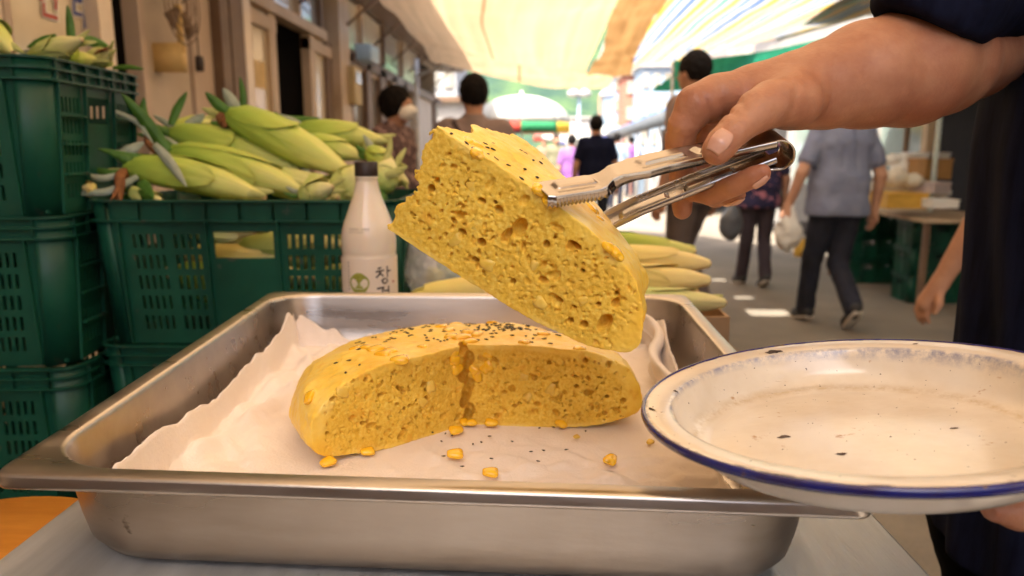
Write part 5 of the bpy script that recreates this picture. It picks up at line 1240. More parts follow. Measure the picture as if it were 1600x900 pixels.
bay('end_wall', 0, 0, PAN, 0, 4.05, -2.2, -.1, Y=(13.5, 13.6)); bay('end_wall', 0, 0, PAN, 0, 4.05, -2.2, -.1, Y=(-9.1, -9))
bay('soffit', 0, 0, BRN, 2.60, 2.64, -.0, .42, Y=(-9, 13.5))
bay('header_beam', 0, 0, BEI, 2.09, 2.16, -.08, .02, Y=(-9, 6.0)); bay('header_beam', 0, 0, BRN, 2.02, 2.12, -.08, .03, Y=(6.3, 13.4))
bay('sill_beam', 0, 0, BRN, .0, .10, -.09, .02, Y=(-9, 13.4))
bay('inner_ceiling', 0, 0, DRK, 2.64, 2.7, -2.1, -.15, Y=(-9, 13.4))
bay('wall_panel', 0, 0, PAN, .102, 2.088, -.05, -.02, Y=(-9, 1.0)); bay('upper_panel', 0, 0, PAN, 2.165, 2.595, -.05, -.02, Y=(-9, 3.88))
spec = [('door_frame', -200, -60, PAN2), ('window_pane', -60, -10, FRO), ('door_frame', -10, 15, PAN2), ('door_frame', 18, 32, ALU), ('door_frame', 35, 46, PAN2), ('window_pane', 46, 165, FRO), ('door_post', 165, 186, ALU),
        ('side_panel', 241, 250, PAN2), ('door_panel', 250, 320, PAN), ('wall_panel', 322, 352, PAN2), ('door_post', 353, 366, BRN), ('door_post', 369, 388, BRN), ('door_post', 389, 400, ALU),
        ('door_frame', 400, 410, BEI), ('window_pane', 410, 436, FRO), ('door_frame', 436, 446, BEI), ('door_frame', 496, 504, BEI), ('window_pane', 504, 521, FRO), ('door_frame', 521, 529, BRN), ('pillar', 530, 545, BEI),
        ('door_post', 548, 556, BRN), ('window_pane', 556, 576, GLS), ('door_post', 576, 583, BRN), ('window_pane', 583, 597, GLS), ('door_post', 597, 606, BRN), ('window_pane', 606, 616, GLS), ('door_post', 616, 622, BEI), ('window_pane', 622, 634, GLS), ('door_post', 634, 638, BRN), ('window_pane', 638, 650, GLS), ('door_post', 650, 656, BEI), ('wall_panel', 656, 680, PAN), ('door_post', 680, 684, BRN), ('window_pane', 684, 690, GLS)]
bits = {}
for nm, a, b_, m in spec:
    inset = {'window_pane': (-.045, -.03), 'door_panel': (-.06, -.035), 'wall_panel': (-.06, -.02), 'side_panel': (-.08, -.01), 'door_frame': (-.07, -.005), 'door_post': (-.08, .03), 'pillar': (-.1, .06)}[nm]
    z1 = 2.589 if nm in ('pillar',) else 2.088
    bits[a] = bay(nm, a, b_, m, .102, z1, *inset)
for a, b_ in ((400, 446), (496, 529), (556, 576), (583, 597)):
    bay('door_rail', a, b_, BEI, 1.98, 2.06, -.068, .0); bay('door_rail', a, b_, BEI, .95, 1.02, -.068, .002)
for k, (y0, y1) in enumerate(((3.9, 4.3), (4.36, 4.78), (4.84, 5.35), (5.41, 5.9), (6.45, 7.3), (7.4, 8.4), (8.5, 9.6), (9.7, 11))):
    w_ = bay('transom_window', 0, 0, FRO if k % 3 else GLS, 2.165, 2.58, -.05, -.035, Y=(y0, y1)); bay('transom_post', 0, 0, BRN if k % 2 else BEI, 2.165, 2.595, -.07, .005, Y=(y1 + .005, y1 + .055))
# inside the two openings
def inside(name, p, Yr, z, xr, m): mb = MB(); mb.box((WX + xr[0], Yr[0], z[0]), (WX + xr[1], Yr[1], z[1])); return mb.build(name, m, shop, smooth=False)
inside('inner_wall', 0, (2.86, 3.20), (.0, 2.6), (-.72, -.70), mat('inner_brown', (.13, .09, .065), .7, 0, (.1, .07, .05), 3))
inside('blue_band', 0, (3.195, 3.205), (1.42, 1.55), (-.60, -.10), mat('blue_paint', (.03, .09, .16), .6))
inside('inner_wall', 0, (4.7, 5.6), (.0, 2.6), (-1.5, -1.48), mat('inner_brown', (.13, .09, .065), .7))
inside('inner_door_frame', 0, (4.9, 5.4), (1.84, 1.88), (-1.47, -1.44), BRN); inside('inner_door_frame', 0, (5.36, 5.4), (.2, 1.84), (-1.47, -1.44), BRN)
inside('inner_door', 0, (4.9, 5.35), (.2, 1.83), (-1.475, -1.465), mat('inner_panel', (.22, .17, .13), .7))
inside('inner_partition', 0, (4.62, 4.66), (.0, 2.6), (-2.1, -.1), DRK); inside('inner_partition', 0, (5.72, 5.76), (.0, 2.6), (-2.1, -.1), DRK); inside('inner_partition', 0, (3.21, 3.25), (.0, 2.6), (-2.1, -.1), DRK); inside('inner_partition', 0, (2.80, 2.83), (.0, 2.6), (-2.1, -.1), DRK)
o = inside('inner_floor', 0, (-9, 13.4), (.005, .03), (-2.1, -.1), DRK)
for p_, z_, w_, h_ in ((424, 1.70, .18, .16), (424, 1.25, .2, .3)):
    y_ = YP(p_); m = MB(); m.box((WX - .0295, y_ - w_ / 2, z_ - h_ / 2), (WX - .0265, y_ + w_ / 2, z_ + h_ / 2)); m.build('poster', POSTER, shop, smooth=False)
# cut lettering stuck on the glass, top left: white outline, colour inside
def hangul(strokes, px0, py0, wpx, hpx, skew, mcol, name):
    Yc = YP(px0)
    for ww, mm, xo in ((.0125, mat('white_vinyl', (.85, .82, .78), .5), .001), (.0065, mcol, .002)):
        V_ = []; F_ = []
        for st_ in strokes:
            pts = []
            for x, y in st_:
                pxx = px0 + x * wpx; pyy = py0 + y * hpx + x * skew; w0 = XX(pxx, pyy, WX - .0285 + xo); pts.append((w0[1], w0[2]))
            P = np.array(pts); PP = np.concatenate([np.linspace(P[i], P[i + 1], 6) for i in range(len(P) - 1)])
            for i in range(len(PP) - 1):
                T = PP[i + 1] - PP[i]; l_ = np.linalg.norm(T)
                if l_ < 1e-6: continue
                T /= l_; n_ = np.array([-T[1], T[0]]) * ww; a_, c_ = PP[i] - T * ww * .8, PP[i + 1] + T * ww * .8; k0 = len(V_)
                xo_ = xo + .00002 * len(V_)
                V_ += [(WX - .0285 + xo_, *(a_ + n_)), (WX - .0285 + xo_, *(a_ - n_)), (WX - .0285 + xo_, *(c_ - n_)), (WX - .0285 + xo_, *(c_ + n_))]; F_ += [(k0, k0 + 1, k0 + 2, k0 + 3)]
        mesh(name, V_, F_, mm, shop, smooth=False)
hangul([[(.05, -.5), (.4, -.5), (.3, -.1), (.05, .1)], [(.95, -.55), (.95, .5)], [(.6, -.15), (.95, -.12)], [(.22, .35), (.22, .95), (1.0, 1.05)]], 62, -4, 26, 27, 4, mat('red_vinyl', (.62, .06, .04), .5), 'red_letter')
hangul([[(.0, -.7), (.5, -.65), (.5, -.2), (.05, -.25), (.05, .35), (.55, .42)], [(.72, -.7), (.74, .95)], [(1.05, -.7), (1.08, 1.15)], [(.74, .1), (1.06, .12)]], 114, 8, 24, 34, 2, mat('blue_vinyl', (.06, .09, .34), .5), 'blue_letter')
m = MB(); a = XX(308, 98, WX - .02); m.lathe([(.001, -.04), (.02, -.04), (.024, 0), (.02, .03), (.001, .03)], (a[0] + .01, a[1], a[2]), 12); m.tube([(a[0] + .01, a[1], a[2] + .03), (a[0] + .01, a[1], a[2] + .4)], .003, 6); tag(m.build('door_knob_cord', mat('dark_knob', (.04, .03, .03), .5), shop), kind='stuff')
t = thing('wall_fan', 'dim round wall fan hanging above the cream door panel', 'fan', XX(285, 15, WX + .05))
c = XX(285, 8, WX + .10); m = MB()
for rr in (.05, .09, .13, .165):
    m.tube([(c[0], c[1] + rr * math.cos(a), c[2] + rr * math.sin(a)) for a in np.linspace(0, 2 * math.pi, 33)], .003, 5, cap=False)
tag(m.build('cage', BRN, t), kind='stuff')
for k in range(4):
    a0 = k * math.pi / 2 + .4; rows = [[(c[0] - .02 + .02 * j, c[1] + r * math.cos(a0 + j * .5), c[2] + r * math.sin(a0 + j * .5)) for j in (0, .5, 1)] for r in (.03, .09, .15)]; solid(MB().grid(rows).build('blade', BRN, t), .003)
m = MB(); m.box((WX - .05, c[1] - .03, c[2] - .28), (WX + .09, c[1] + .03, c[2] - .16)); m.tube([(c[0] - .02, c[1], c[2] - .2), (c[0] - .02, c[1], c[2])], .015, 8); tag(m.build('bracket', POSTER, t), kind='stuff')
y_ = YP(556); z_ = V(545, 138, y_)[2]; t = thing('meter_box', 'yellowish beige electric meter box on the pillar', 'meter box', (WX + .09, 6.1, z_))
m = MB(); m.box((WX + .031, YP(545) - .10, z_ - .16), (WX + .12, YP(545) + .16, z_ + .16)); bevel(m.build('case', mat('meter_paint', (.55, .42, .20), .6), t, smooth=False), .01); m = MB(); m.box((WX + .12, YP(545) - .06, z_ + .02), (WX + .125, YP(545) + .12, z_ + .12)); m.build('window', GLS, t, smooth=False)
t = thing('shop_sign', 'small pale blue glossy sign sticking out over the doors', 'sign', XX(565, 82, WX + .1)); c = XX(565, 82, WX + .08)
m = MB(); m.box((c[0] - .07, c[1], c[2] - .07), (c[0] + .09, c[1] + .35, c[2] + .08)); bevel(m.build('panel', mat('pale_blue_sign', (.45, .62, .74), .3), t, smooth=False), .02)
# eave awning brackets
for k in range(8):
    y_ = 4.2 + k * 1.15; m = MB(); m.tube([(WX + .01, y_, 2.25), (WX + .42, y_, 2.58)], .012, 6); m.build('bracket', BRN, shop)

# ============================================================ right side of the street
RX = 3.75
shr = thing('shop_building', 'market shop row with dark open fronts behind the stall on the right', 'building', (RX, 5, 0))
def rb(name, y0, y1, z0, z1, x0, x1, m, parent=shr): mb = MB(); mb.box((RX + x0, y0, z0), (RX + x1, y1, z1)); return mb.build(name, m, parent, smooth=False)
GRW = mat('grey_render', (.42, .40, .37), .8, 0, (.34, .32, .30), 2, .05, 40)
rb('back_wall', -9, 13, 0, 3.0, 2.0, 2.1, DRK); rb('upper_wall', -9, 13, 2.5, 4.2, 0, .1, GRW); rb('roof', -9, 13, 4.2, 4.28, -.4, 2.1, BRN); rb('end_wall', 13, 13.1, 0, 4.2, 0, 2.1, GRW)
rb('inner_floor', -9, 13, .005, .03, .1, 2.0, DRK); rb('inner_ceiling', -9, 13, 2.5, 2.56, .1, 2.0, DRK)
for k, y in enumerate((-8.9, -6, -3.5, -1, 1.5, 3.6, 4.9, 5.55, 6.3, 7.2, 8.3, 9.6, 11, 12.8)):
    rb('pillar', y, y + .10, .03, 2.5, -.03, .08, BEI if k % 2 else GRW)
rb('roller_shutter', -8.7, -1.1, .03, 2.5, .02, .05, GRW); rb('shop_window', 5.0, 5.5, .9, 2.2, .02, .04, mat('greenish_glass', (.30, .38, .33), .1, 0, (.24, .31, .28), 2, coat=1)); rb('window_wall', 5.0, 5.55, .03, .89, .015, .06, GRW)
rb('shop_window', 7.35, 8.25, .9, 2.3, .02, .04, mat('greenish_glass', (.3, .38, .33))); rb('window_wall', 7.3, 8.3, .03, .89, .015, .06, GRW); rb('shop_window', 9.75, 10.9, .8, 2.3, .02, .04, mat('greenish_glass', (.3, .38, .33)))
rb('inner_shelf', 5.7, 7.1, .9, .93, .9, 1.3, BRN); rb('inner_shelf', 5.7, 7.1, 1.4, 1.43, .9, 1.3, BRN)
for k, (px_, py_, col_) in enumerate(((1434, 210, (.5, .04, .03)), (1415, 205, (.03, .03, .035)), (1405, 225, (.04, .12, .2)))):
    rb('goods_box', 5.9 + .35 * k, 6.15 + .35 * k, 1.44, 1.62, .95, 1.2, mat('goods%d' % k, col_, .5))
c0 = V(1400, 0, 6.0); m = MB(); m.box((2.9, 3.6, 2.66), (3.1, 9.0, 2.8)); 
t = thing('roof_beam', 'brown wooden roof beam over the stall at the upper right', 'beam', (3.0, 6, 2.7)); m = MB(); m.box((2.62, 4.5, 2.50), (2.74, 7.6, 2.58)); m.build('beam', BRN, t, smooth=False); m = MB(); m.box((2.745, 4.5, 2.53), (3.7, 7.6, 2.56)); m.build('roof_panel', BEI, t, smooth=False)
for y in (4.6, 7.5):
    m = MB(); m.tube([(3.68, y, 0), (3.68, y, 2.53)], .03, 8); m.build('post', BRN, t)
# stall table with goods
SX, SY = 3.08, 5.9
t = thing('stall_table', 'market stall with a worn wooden top on the right, resting on green crates', 'stall', (3.5, 6.3, 0))
zt = V(1430, 335, 6.2)[2]
for k in range(6):
    m = MB(); m.box((3.0 + k * .125, 5.7, zt - .025), (3.0 + k * .125 + .120, 7.6, zt)); m.build('plank', mat('pale_plank', (.55, .42, .28), .7, 0, (.42, .31, .2), 4, .1, 80), t, smooth=False)
for x in (3.03, 3.68):
    for y in (5.75, 7.5):
        m = MB(); m.box((x, y, 0), (x + .04, y + .04, zt - .026)); m.build('leg', BRN, t, smooth=False)
GS = 'green crates under the right hand stall'
cprot = make_crate('near lower green crate of the front pair under the right stall', (3.36, 6.25, .0), GS, 5, 3)
for (x, y, k, lb) in ((3.36, 6.25, 1, 'middle green crate of the front stack under the right stall'), (3.36, 6.25, 2, 'topmost green crate of the front stack under the right stall'), (3.22, 7.2, 0, 'lowest green crate of the rear stack beside the walking man'), (3.22, 7.2, 1, 'upper green crate of the rear stack beside the walking man'), (3.22, 7.2, 2, 'topmost green crate of the rear stack beside the walking man')):
    if zt - .03 < (k + 1) * CHt: continue
    c = copy_tree(cprot); c.location = (x, y, k * CHt * .998); c['label'] = lb
WHT = mat('white_foam', (.82, .80, .76), .6, 0, (.76, .73, .68), 6)
def goods(name, lb, cat, x0, x1, y0p, y1p, Y, m, depth=.3, rot=0, grp='goods on the right stall'):
    a = V(x0, y1p, Y); b_ = V(x1, y0p, Y); t = thing(name, lb, cat, ((a[0] + b_[0]) / 2, Y, a[2]), grp); w_, h_ = (b_[0] - a[0]) / 2, b_[2] - a[2]
    mb = MB(); mb.box((-w_, 0, 0), (w_, depth, h_ * .82)); o = bevel(mb.build('body', m, t, local=True, smooth=False), .006)
    mb = MB(); mb.box((-w_ - .006, -.006, h_ * .82), (w_ + .006, depth + .006, h_)); bevel(mb.build('lid', m, t, local=True, smooth=False), .008); t.rotation_euler.z = rot; return t
goods('foam_box', 'white foam box standing behind the wooden crate on the stall', 'box', 1412, 1452, 240, 285, 6.9, WHT)
goods('foam_box', 'long low white foam box at the back of the stall', 'box', 1432, 1486, 238, 254, 7.2, WHT)
goods('wooden_box', 'small brown wooden box on the stall beside the white foam box', 'box', 1444, 1490, 248, 280, 6.6, mat('brown_box', (.42, .22, .07), .7))
goods('yellow_tray', 'flat yellow orange tray of goods near the front of the stall', 'tray', 1386, 1452, 302, 326, 5.95, mat('yellow_plastic', (.74, .42, .06), .5), .35)
goods('paper_bag', 'pink and white printed package leaning on the stall near the vendor', 'package', 1445, 1500, 285, 302, 6.2, mat('pinkish_wrap', (.70, .58, .56), .5), .2, .6)
goods('foam_tray', 'white foam tray at the front edge of the stall', 'tray', 1455, 1500, 312, 326, 5.8, WHT, .2)
goods('foam_tray', 'low cream foam tray behind the walking man arm on the stall', 'tray', 1382, 1420, 285, 300, 6.3, mat('cream_wrap', (.76, .68, .54), .6), .3)
for k, (x, y, r_, lb) in enumerate(((1398, 278, 16, 'round cream bundle at the left end of the stall'), (1425, 283, 14, 'round cream bundle beside the foam box on the stall'), (1392, 250, 10, 'small white bundle highest at the left of the stall'), (1470, 300, 12, 'round white bundle under the printed package'), (1412, 318, 10, 'orange fruit bag on the yellow tray'), (1440, 306, 9, 'pale round bun on the yellow tray'))):
    c = V(x, y, 6.1 + .1 * k); rr = r_ / FX * 6.2; F = Field(c - rr * 1.8, c + rr * 1.8, rr / 7); F.ell(c, (rr * 1.25, rr, rr * .8)); F.ell(c + [rr * .3, 0, rr * .6], (rr * .4, rr * .4, rr * .4), rr * .3); F.near(lambda P: rr * .35 * fbm(P, 1 / rr, 2, 4), rr); v, q = F.mesh()
    tag(mesh('bundle', v, q, WHT if k in (2, 3) else mat('cream_wrap', (.76, .68, .54), .6) if k != 4 else mat('yellow_plastic', (.7, .4, .06)), None, origin=c), lb, 'bundle', 'round bundles on the right stall')
c = G(1250, 400, 0); t = thing('yellow_can', 'small yellow plastic container on the ground left of the walking man', 'container', c); m = MB(); m.lathe([(.001, 0), (.07, 0), (.075, .01), (.075, .16), (.06, .19), (.04, .2), (.04, .22), (.001, .22)], c, 20); m.build('body', mat('yellow_plastic', (.74, .42, .06)), t); m = MB(); m.lathe([(.001, .222), (.045, .222), (.045, .25), (.001, .25)], c, 16); m.build('lid', WHT, t)
# far structures
def bld(name, lb, x0, x1, ytop, ybot, Y, depth, m, rows_=3, cols_=3, wm=None, roofm=None):
    a = V(x0, ytop, Y); b_ = V(x1, ytop, Y); H = a[2]; t = thing(name, lb, 'building', ((a[0] + b_[0]) / 2, Y, 0)); mb = MB(); mb.box((a[0], Y, 0), (b_[0], Y + depth, H)); mb.build('walls', m, t, smooth=False)
    w_ = (b_[0] - a[0]) / cols_; h_ = H / rows_
    for i in range(cols_):
        for j in range(rows_):
            mb = MB(); mb.box((a[0] + w_ * (i + .2), Y - .06, h_ * (j + .3)), (a[0] + w_ * (i + .8), Y - .01, h_ * (j + .8))); mb.build('window', wm or GLS, t, smooth=False)
    mb = MB(); mb.box((a[0] - .1, Y - .15, H + .003), (b_[0] + .1, Y + depth + .1, H + .12)); mb.build('roof_edge', roofm or GRW, t, smooth=False); return t
BRK = mat('red_brick', (.42, .17, .11), .85, 0, (.33, .13, .09), 12)
BLU = mat('pale_blue_wall', (.28, .37, .47), .7); WWALL = mat('white_wall', (.42, .42, .41), .7)
bld('brick_building', 'narrow red brick building beyond the awnings', 975, 1000, 118, 200, 34, 5, BRK, 4, 1)
bld('white_building', 'pale blue and white tower block left of the red brick building', 958, 974, 118, 200, 36, 5, BLU, 5, 1)
bld('white_building', 'blue grey building right of the red brick one', 1001, 1070, 105, 200, 32, 6, BLU, 4, 4)
bld('white_building', 'bright white building at the left end of the street', 664, 712, 85, 200, 22, 4, WWALL, 3, 2)
bld('shed', 'low grey shed below the white building at the left', 660, 745, 160, 220, 17, 3, GRW, 1, 4, roofm=BRN)
bld('white_building', 'low white building at the far end under the hill', 880, 955, 185, 215, 48, 6, WWALL, 1, 5)
bld('white_building', 'second low white building at the far left under the hill', 740, 800, 175, 215, 50, 6, WWALL, 2, 3)
bld('white_building', 'tall pale building on the far right over the green awning', 1140, 1420, 50, 200, 26, 6, mat('pinkish_wall', (.42, .33, .30), .8), 3, 6)
SIL = mat('white_post', (.72, .72, .70), .4)
t = thing('awning_post', 'thin white metal post beside the masked woman', 'post', V(652, 240, 9.0)); a = V(650, 92, 9.0); m = MB(); m.tube([(a[0], a[1], 0), a], .028, 8); m.build('pole', SIL, t); b_ = V(685, 108, 8.2); m = MB(); m.tube([V(652, 118, 9), V(690, 105, 8.3)], .014, 6); m.build('brace', SIL, t)
for (x, yt, Y, lb, hd) in ((905, 146, 30, 'pale street lamp with a double head left of the dark pole', True), (938, 148, 26, 'dark street pole beside the pale lamp', False)):
    a = V(x, yt, Y); t = thing('street_lamp', lb, 'lamp', (a[0], Y, 0)); m = MB(); m.tube([(a[0], Y, 0), a], .07 if not hd else .06, 8); m.build('pole', BLU if hd else BRN, t)
    for s_ in (-1, 1) if hd else (1,):
        m = MB(); m.lathe([(.01, -.15), (.24, -.1), (.26, .05), (.01, .18)], (a[0] + s_ * .22, Y, a[2]), 14); m.build('lamp_head', WWALL, t)
# stalls with blue roofs down the right side
t = thing('covered_stalls', 'long row of stalls under blue tarpaulin roofs on the far right', 'stall')
TARP = mat('blue_tarp', (.10, .26, .60), .5, 0, (.07, .20, .5), 4)
P0, P1 = V(1052, 163, 14), V(945, 208, 28)
m = MB().grid([[P0, P0 + [2.4, 0, .35]], [V(1000, 186, 19.5), V(1000, 186, 19.5) + [2.4, 0, .35]], [P1, P1 + [2.4, 0, .35]]]); solid(m.build('tarp_roof', TARP, t), .04)
m = MB().grid([[P0 + [.01, 0, -.05], P0 + [.01, 0, -.34]], [P1 + [.01, 0, -.05], P1 + [.01, 0, -.34]]]); solid(m.build('dark_valance', mat('grey_tarp', (.10, .11, .12), .6), t), .03)
for k in range(9):
    q_ = P0 * (1 - k / 8) + P1 * k / 8; m = MB(); m.tube([(q_[0] + .06, q_[1], 0), (q_[0] + .06, q_[1], q_[2] - .02)], .04, 6); m.build('post', SIL if k % 2 else GRW, t)
m = MB(); m.box((P0[0] + 2.2, 14, 0), (P0[0] + 2.3, 28, 2)); m.build('back_wall', DRK, t, smooth=False)
for k in range(9):
    y = 15 + k * 1.5; m = MB(); m.box((P0[0] + .3, y, 0), (P0[0] + 1.0, y + 1.0, .75)); m.build('counter', random.choice([BLU, WWALL, GRW, BRK]), t, smooth=False)
# parasols
def umbrella(lb, px_, ytop, ybot, wpx, Y, cols_, mtop):
    a = V(px_, ytop, Y); b_ = V(px_, ybot, Y); R = wpx / 2 / FX * Y; H = a[2]; h_ = H - b_[2]; t = thing('parasol', lb, 'parasol', (a[0], Y, 0), 'market parasols'); n = 8
    for k in range(n):
        rows = []
        for i in range(9):
            u_ = i / 8; row = []
            for j in range(7):
                a_ = 2 * math.pi * (k + j / 6) / n; sc = 1 - .05 * math.sin(math.pi * j / 6) * u_; rr = R * math.sin(u_ * math.pi / 2 * .98) * sc; row.append((a[0] + rr * math.cos(a_), Y + rr * math.sin(a_), H - h_ * (1 - math.cos(u_ * math.pi / 2))))
            rows.append(row)
        solid(MB().grid(rows).build('panel', mtop, t), .004)
        rows = [[(a[0] + R * math.cos(a_) * (1 - .05 * math.sin(math.pi * j / 6)), Y + R * math.sin(a_) * (1 - .05 * math.sin(math.pi * j / 6)), H - h_ - dz) for j, a_ in enumerate(np.linspace(2 * math.pi * k / n, 2 * math.pi * (k + 1) / n, 7))] for dz in (0, R * .20)]
        solid(MB().grid(rows).build('valance', cols_[k % len(cols_)], t), .003)
    m = MB(); m.tube([(a[0], Y, 0), (a[0], Y, H + .08)], .022, 8); m.build('pole', SIL, t)
WC = cloth_mat('white_canvas', (.66, .66, .62), None, .3)
PR_, PG_, PY_, PB_ = cloth_mat('red_canvas', (.70, .10, .07), None, .4), cloth_mat('green_valance', (.05, .38, .16), None, .4), cloth_mat('yellow_canvas', (.90, .66, .08), None, .4), cloth_mat('navy_canvas', (.08, .10, .35), None, .4)
umbrella('large white parasol with red, green and yellow hem in mid street', 815, 149, 192, 148, 14.0, [PG_, PR_, PB_, PY_, PB_, PR_, PG_, PY_], WC)
umbrella('small white parasol beyond the navy shirt man', 905, 208, 222, 60, 24, [PB_, WC], WC)
umbrella('pinkish parasol low behind the large one', 880, 190, 212, 90, 30, [PR_, WC], cloth_mat('pink_canvas', (.85, .66, .58), None, .4))
umbrella('small white parasol at the left of the street behind the masked woman', 570, 150, 175, 60, 20, [PR_, WC], WC)
umbrella('white parasol low at the right behind the stalls', 955, 195, 212, 44, 27, [WC, PB_], WC)

# ============================================================ people
SHOE = mat('dark_shoe', (.03, .028, .03), .6); SOLE = mat('pale_sole', (.62, .56, .48), .7)
def person(lb, loc, heading, H, shirt, trous, pose, hair='short', h=.010, extra=None, face=True, grp=None):
    t = thing('person', lb, 'person', loc, grp); t.rotation_euler.z = heading; k = H / 1.70; J = dict(hip=.09, kneeL=(-.10, .02, .48), kneeR=(.10, .02, .48), ankL=(-.10, 0, .08), ankR=(.10, 0, .08), toeL=(-.11, .14, .03), toeR=(.11, .14, .03), elL=(-.26, -.03, 1.08), elR=(.26, -.03, 1.08), wrL=(-.27, .03, .84), wrR=(.27, .03, .84), lean=0, head=(0, .02, 0))
    J.update(pose or {}); A = lambda p: np.array(p, float) * k; hd = A((0, .015, 1.585)) + A(J['head']); r = lambda x: x * k
    Fb = Field(A((-.48, -.55, .0)) - .03, A((.48, .55, 1.76)) + .03, h)
    # head
    Fb.ell(hd + A((0, -.005, .01)), A((.078, .097, .105))); Fb.ell(hd + A((0, .035, -.06)), A((.052, .055, .055)), r(.03)); Fb.cone(hd + A((0, .095, 0)), hd + A((0, .112, -.028)), r(.009), r(.013), r(.012))
    for s_ in (-1, 1): Fb.ell(hd + A((s_ * .078, -.002, -.012)), A((.010, .02, .03)), r(.006)); Fb.ell(hd + A((s_ * .031, .098, .012)), A((.016, .012, .009)), r(.006), 's')
    Fb.cone(hd + A((0, -.01, -.06)), A((0, -.005, 1.40)), r(.052), r(.062), r(.02))
    for s_, n_ in ((-1, 'L'), (1, 'R')):
        sh = A((s_ * .185, 0, 1.37)); el, wr = A(J['el' + n_]), A(J['wr' + n_])
        Fb.chain([sh, el], [r(.052), r(.042)], r(.01)); Fb.chain([el, wr], [r(.044), r(.028)], r(.008))
        dv = wr - el; dv /= np.linalg.norm(dv); Fb.cone(wr, wr + dv * r(.08), r(.028), r(.034), r(.01)); sd = np.cross(dv, [1, 0, 0]); sd /= np.linalg.norm(sd)
        for q_ in range(4):
            o_ = sd * r((q_ - 1.5) * .019); b0 = wr + dv * r(.085) + o_; ln = (.06, .07, .068, .052)[q_]; b1 = b0 + dv * r(ln * .6); b2 = b1 + dv * r(ln * .4) + np.array([-s_ * r(.02), 0, 0]); Fb.chain([b0, b1, b2], [r(.0105), r(.0095), r(.008)], r(.004))
        Fb.chain([wr + dv * r(.02) + sd * r(.02), wr + dv * r(.055) + sd * r(.048), wr + dv * r(.085) + sd * r(.055)], [r(.014), r(.012), r(.009)], r(.008))
        Fb.cone(A(J['knee' + n_]), A(J['ank' + n_]), r(.05), r(.036))
    v, q = Fb.mesh(); v = smoothv(v, q, 1); mesh('body', v, q, SKIN2, t, local=True)
    # shirt
    Fs = Field(A((-.40, -.30, .70)), A((.40, .30, 1.52)), h); Fs.cone(A((-.10, 0, 1.29)), A((.10, 0, 1.29)), r(.115), r(.115)); Fs.cone(A((-.085, 0, 1.29)), A((-.075, 0, 1.02)), r(.115), r(.118)); Fs.cone(A((.085, 0, 1.29)), A((.075, 0, 1.02)), r(.115), r(.118)); Fs.cone(A((0, 0, 1.29)), A((0, 0, .9)), r(.12), r(.13)); Fs.cone(A((-.075, 0, 1.02)), A((.075, 0, 1.02)), r(.118), r(.118), r(.1)); Fs.cone(A((-.085, 0, .84)), A((.085, 0, .84)), r(.142), r(.142), r(.08)); Fs.cone(A((-.15, 0, 1.385)), A((.15, 0, 1.385)), r(.062), r(.062), r(.05)); Fs.cone(A((0, 0, 1.38)), A((0, 0, 1.45)), r(.08), r(.066), r(.03))
    for s_, n_ in ((-1, 'L'), (1, 'R')):
        sh = A((s_ * .175, 0, 1.375)); el = A(J['el' + n_]); e_ = sh + (el - sh) * J.get('sl', .66); Fs.cone(sh, e_, r(.068), r(.066), r(.03))
    Pq = Fs.all(); Fs.F = np.maximum(Fs.F, np.maximum(r(J.get('hem', .80)) - Pq[..., 2], Pq[..., 2] - r(1.475))).astype(np.float32); sc_ = 9 / k
    Fs.near(lambda P: .008 * fbm(P * np.array([1, 1, .6]), 11, 2, 3) + .006 * fbm(P, 34, 2, 5), .02); v, q = Fs.mesh(); v = smoothv(v, q, 1); mesh('shirt', v, q, shirt, t, local=True)
    # trousers
    Ft = Field(A((-.30, -.6, .0)) - .02, A((.30, .6, .98)), h); Ft.cone(A((-.07, 0, .88)), A((.07, 0, .88)), r(.115), r(.115))
    for s_, n_ in ((-1, 'L'), (1, 'R')):
        hp = A((s_ * .088, 0, .86)); kn, an = A(J['knee' + n_]), A(J['ank' + n_]); w_ = J.get('leg', 1); Ft.cone(hp, kn, r(.098), r(.068 * w_), r(.03)); Ft.cone(kn, an + (kn - an) * .03, r(.068 * w_), r(.062 * w_), r(.02))
        if J.get('short'): pass
    Ft.near(lambda P: .010 * fbm(P, 15, 2, 3) + .005 * fbm(P, 45, 1, 3), .02); v, q = Ft.mesh(); v = smoothv(v, q, 1); mesh('trousers', v, q, trous, t, local=True)
    for n_ in 'LR':
        an, to = A(J['ank' + n_]), A(J['toe' + n_]); dv = to - an; hl = an + (an - to) * .35 + A((0, 0, -.035)) * (1 if to[2] < an[2] else .5); dd = to - hl; dd /= np.linalg.norm(dd)
        lo_, hi_ = np.minimum(hl, to) - .09, np.maximum(hl, an + [0, 0, .05]) + .12; Fh = Field(lo_, hi_, .007); Fh.cone(hl, to, r(.042), r(.040)); Fh.cone(an + A((0, 0, -.02)), an, r(.045), r(.045), r(.03)); v, q = Fh.mesh(); so = mesh('shoe', v, q, SHOE, t, local=True)
        up_ = np.array([0, -dd[2], dd[1]]); sb = MB(); rows = []
        for i in range(9):
            u_ = i / 8; c = hl * (1 - u_) + to * u_ + dd * r(.02 * (2 * u_ - 1)) ; wv = r(.043) * (math.sin(math.pi * (.12 + .76 * u_)) ** .4); rows.append([c + np.array([x * wv, 0, 0]) - up_ * r(.036) for x in (-1, -.5, 0, .5, 1)])
        so2 = sb.grid(rows).build('sole', SOLE, t, local=True); solid(so2, .016, 0); so2.parent = so
    Fr = Field(hd - r(.17), hd + r(.18), .0065); hs = A((0, -.018, .03)); Fr.ell(hd + hs, A((.090, .108, .108))); Fr.ell(hd + A((0, .11, -.045)), A((.085, .085, .085)), r(.02), 's')
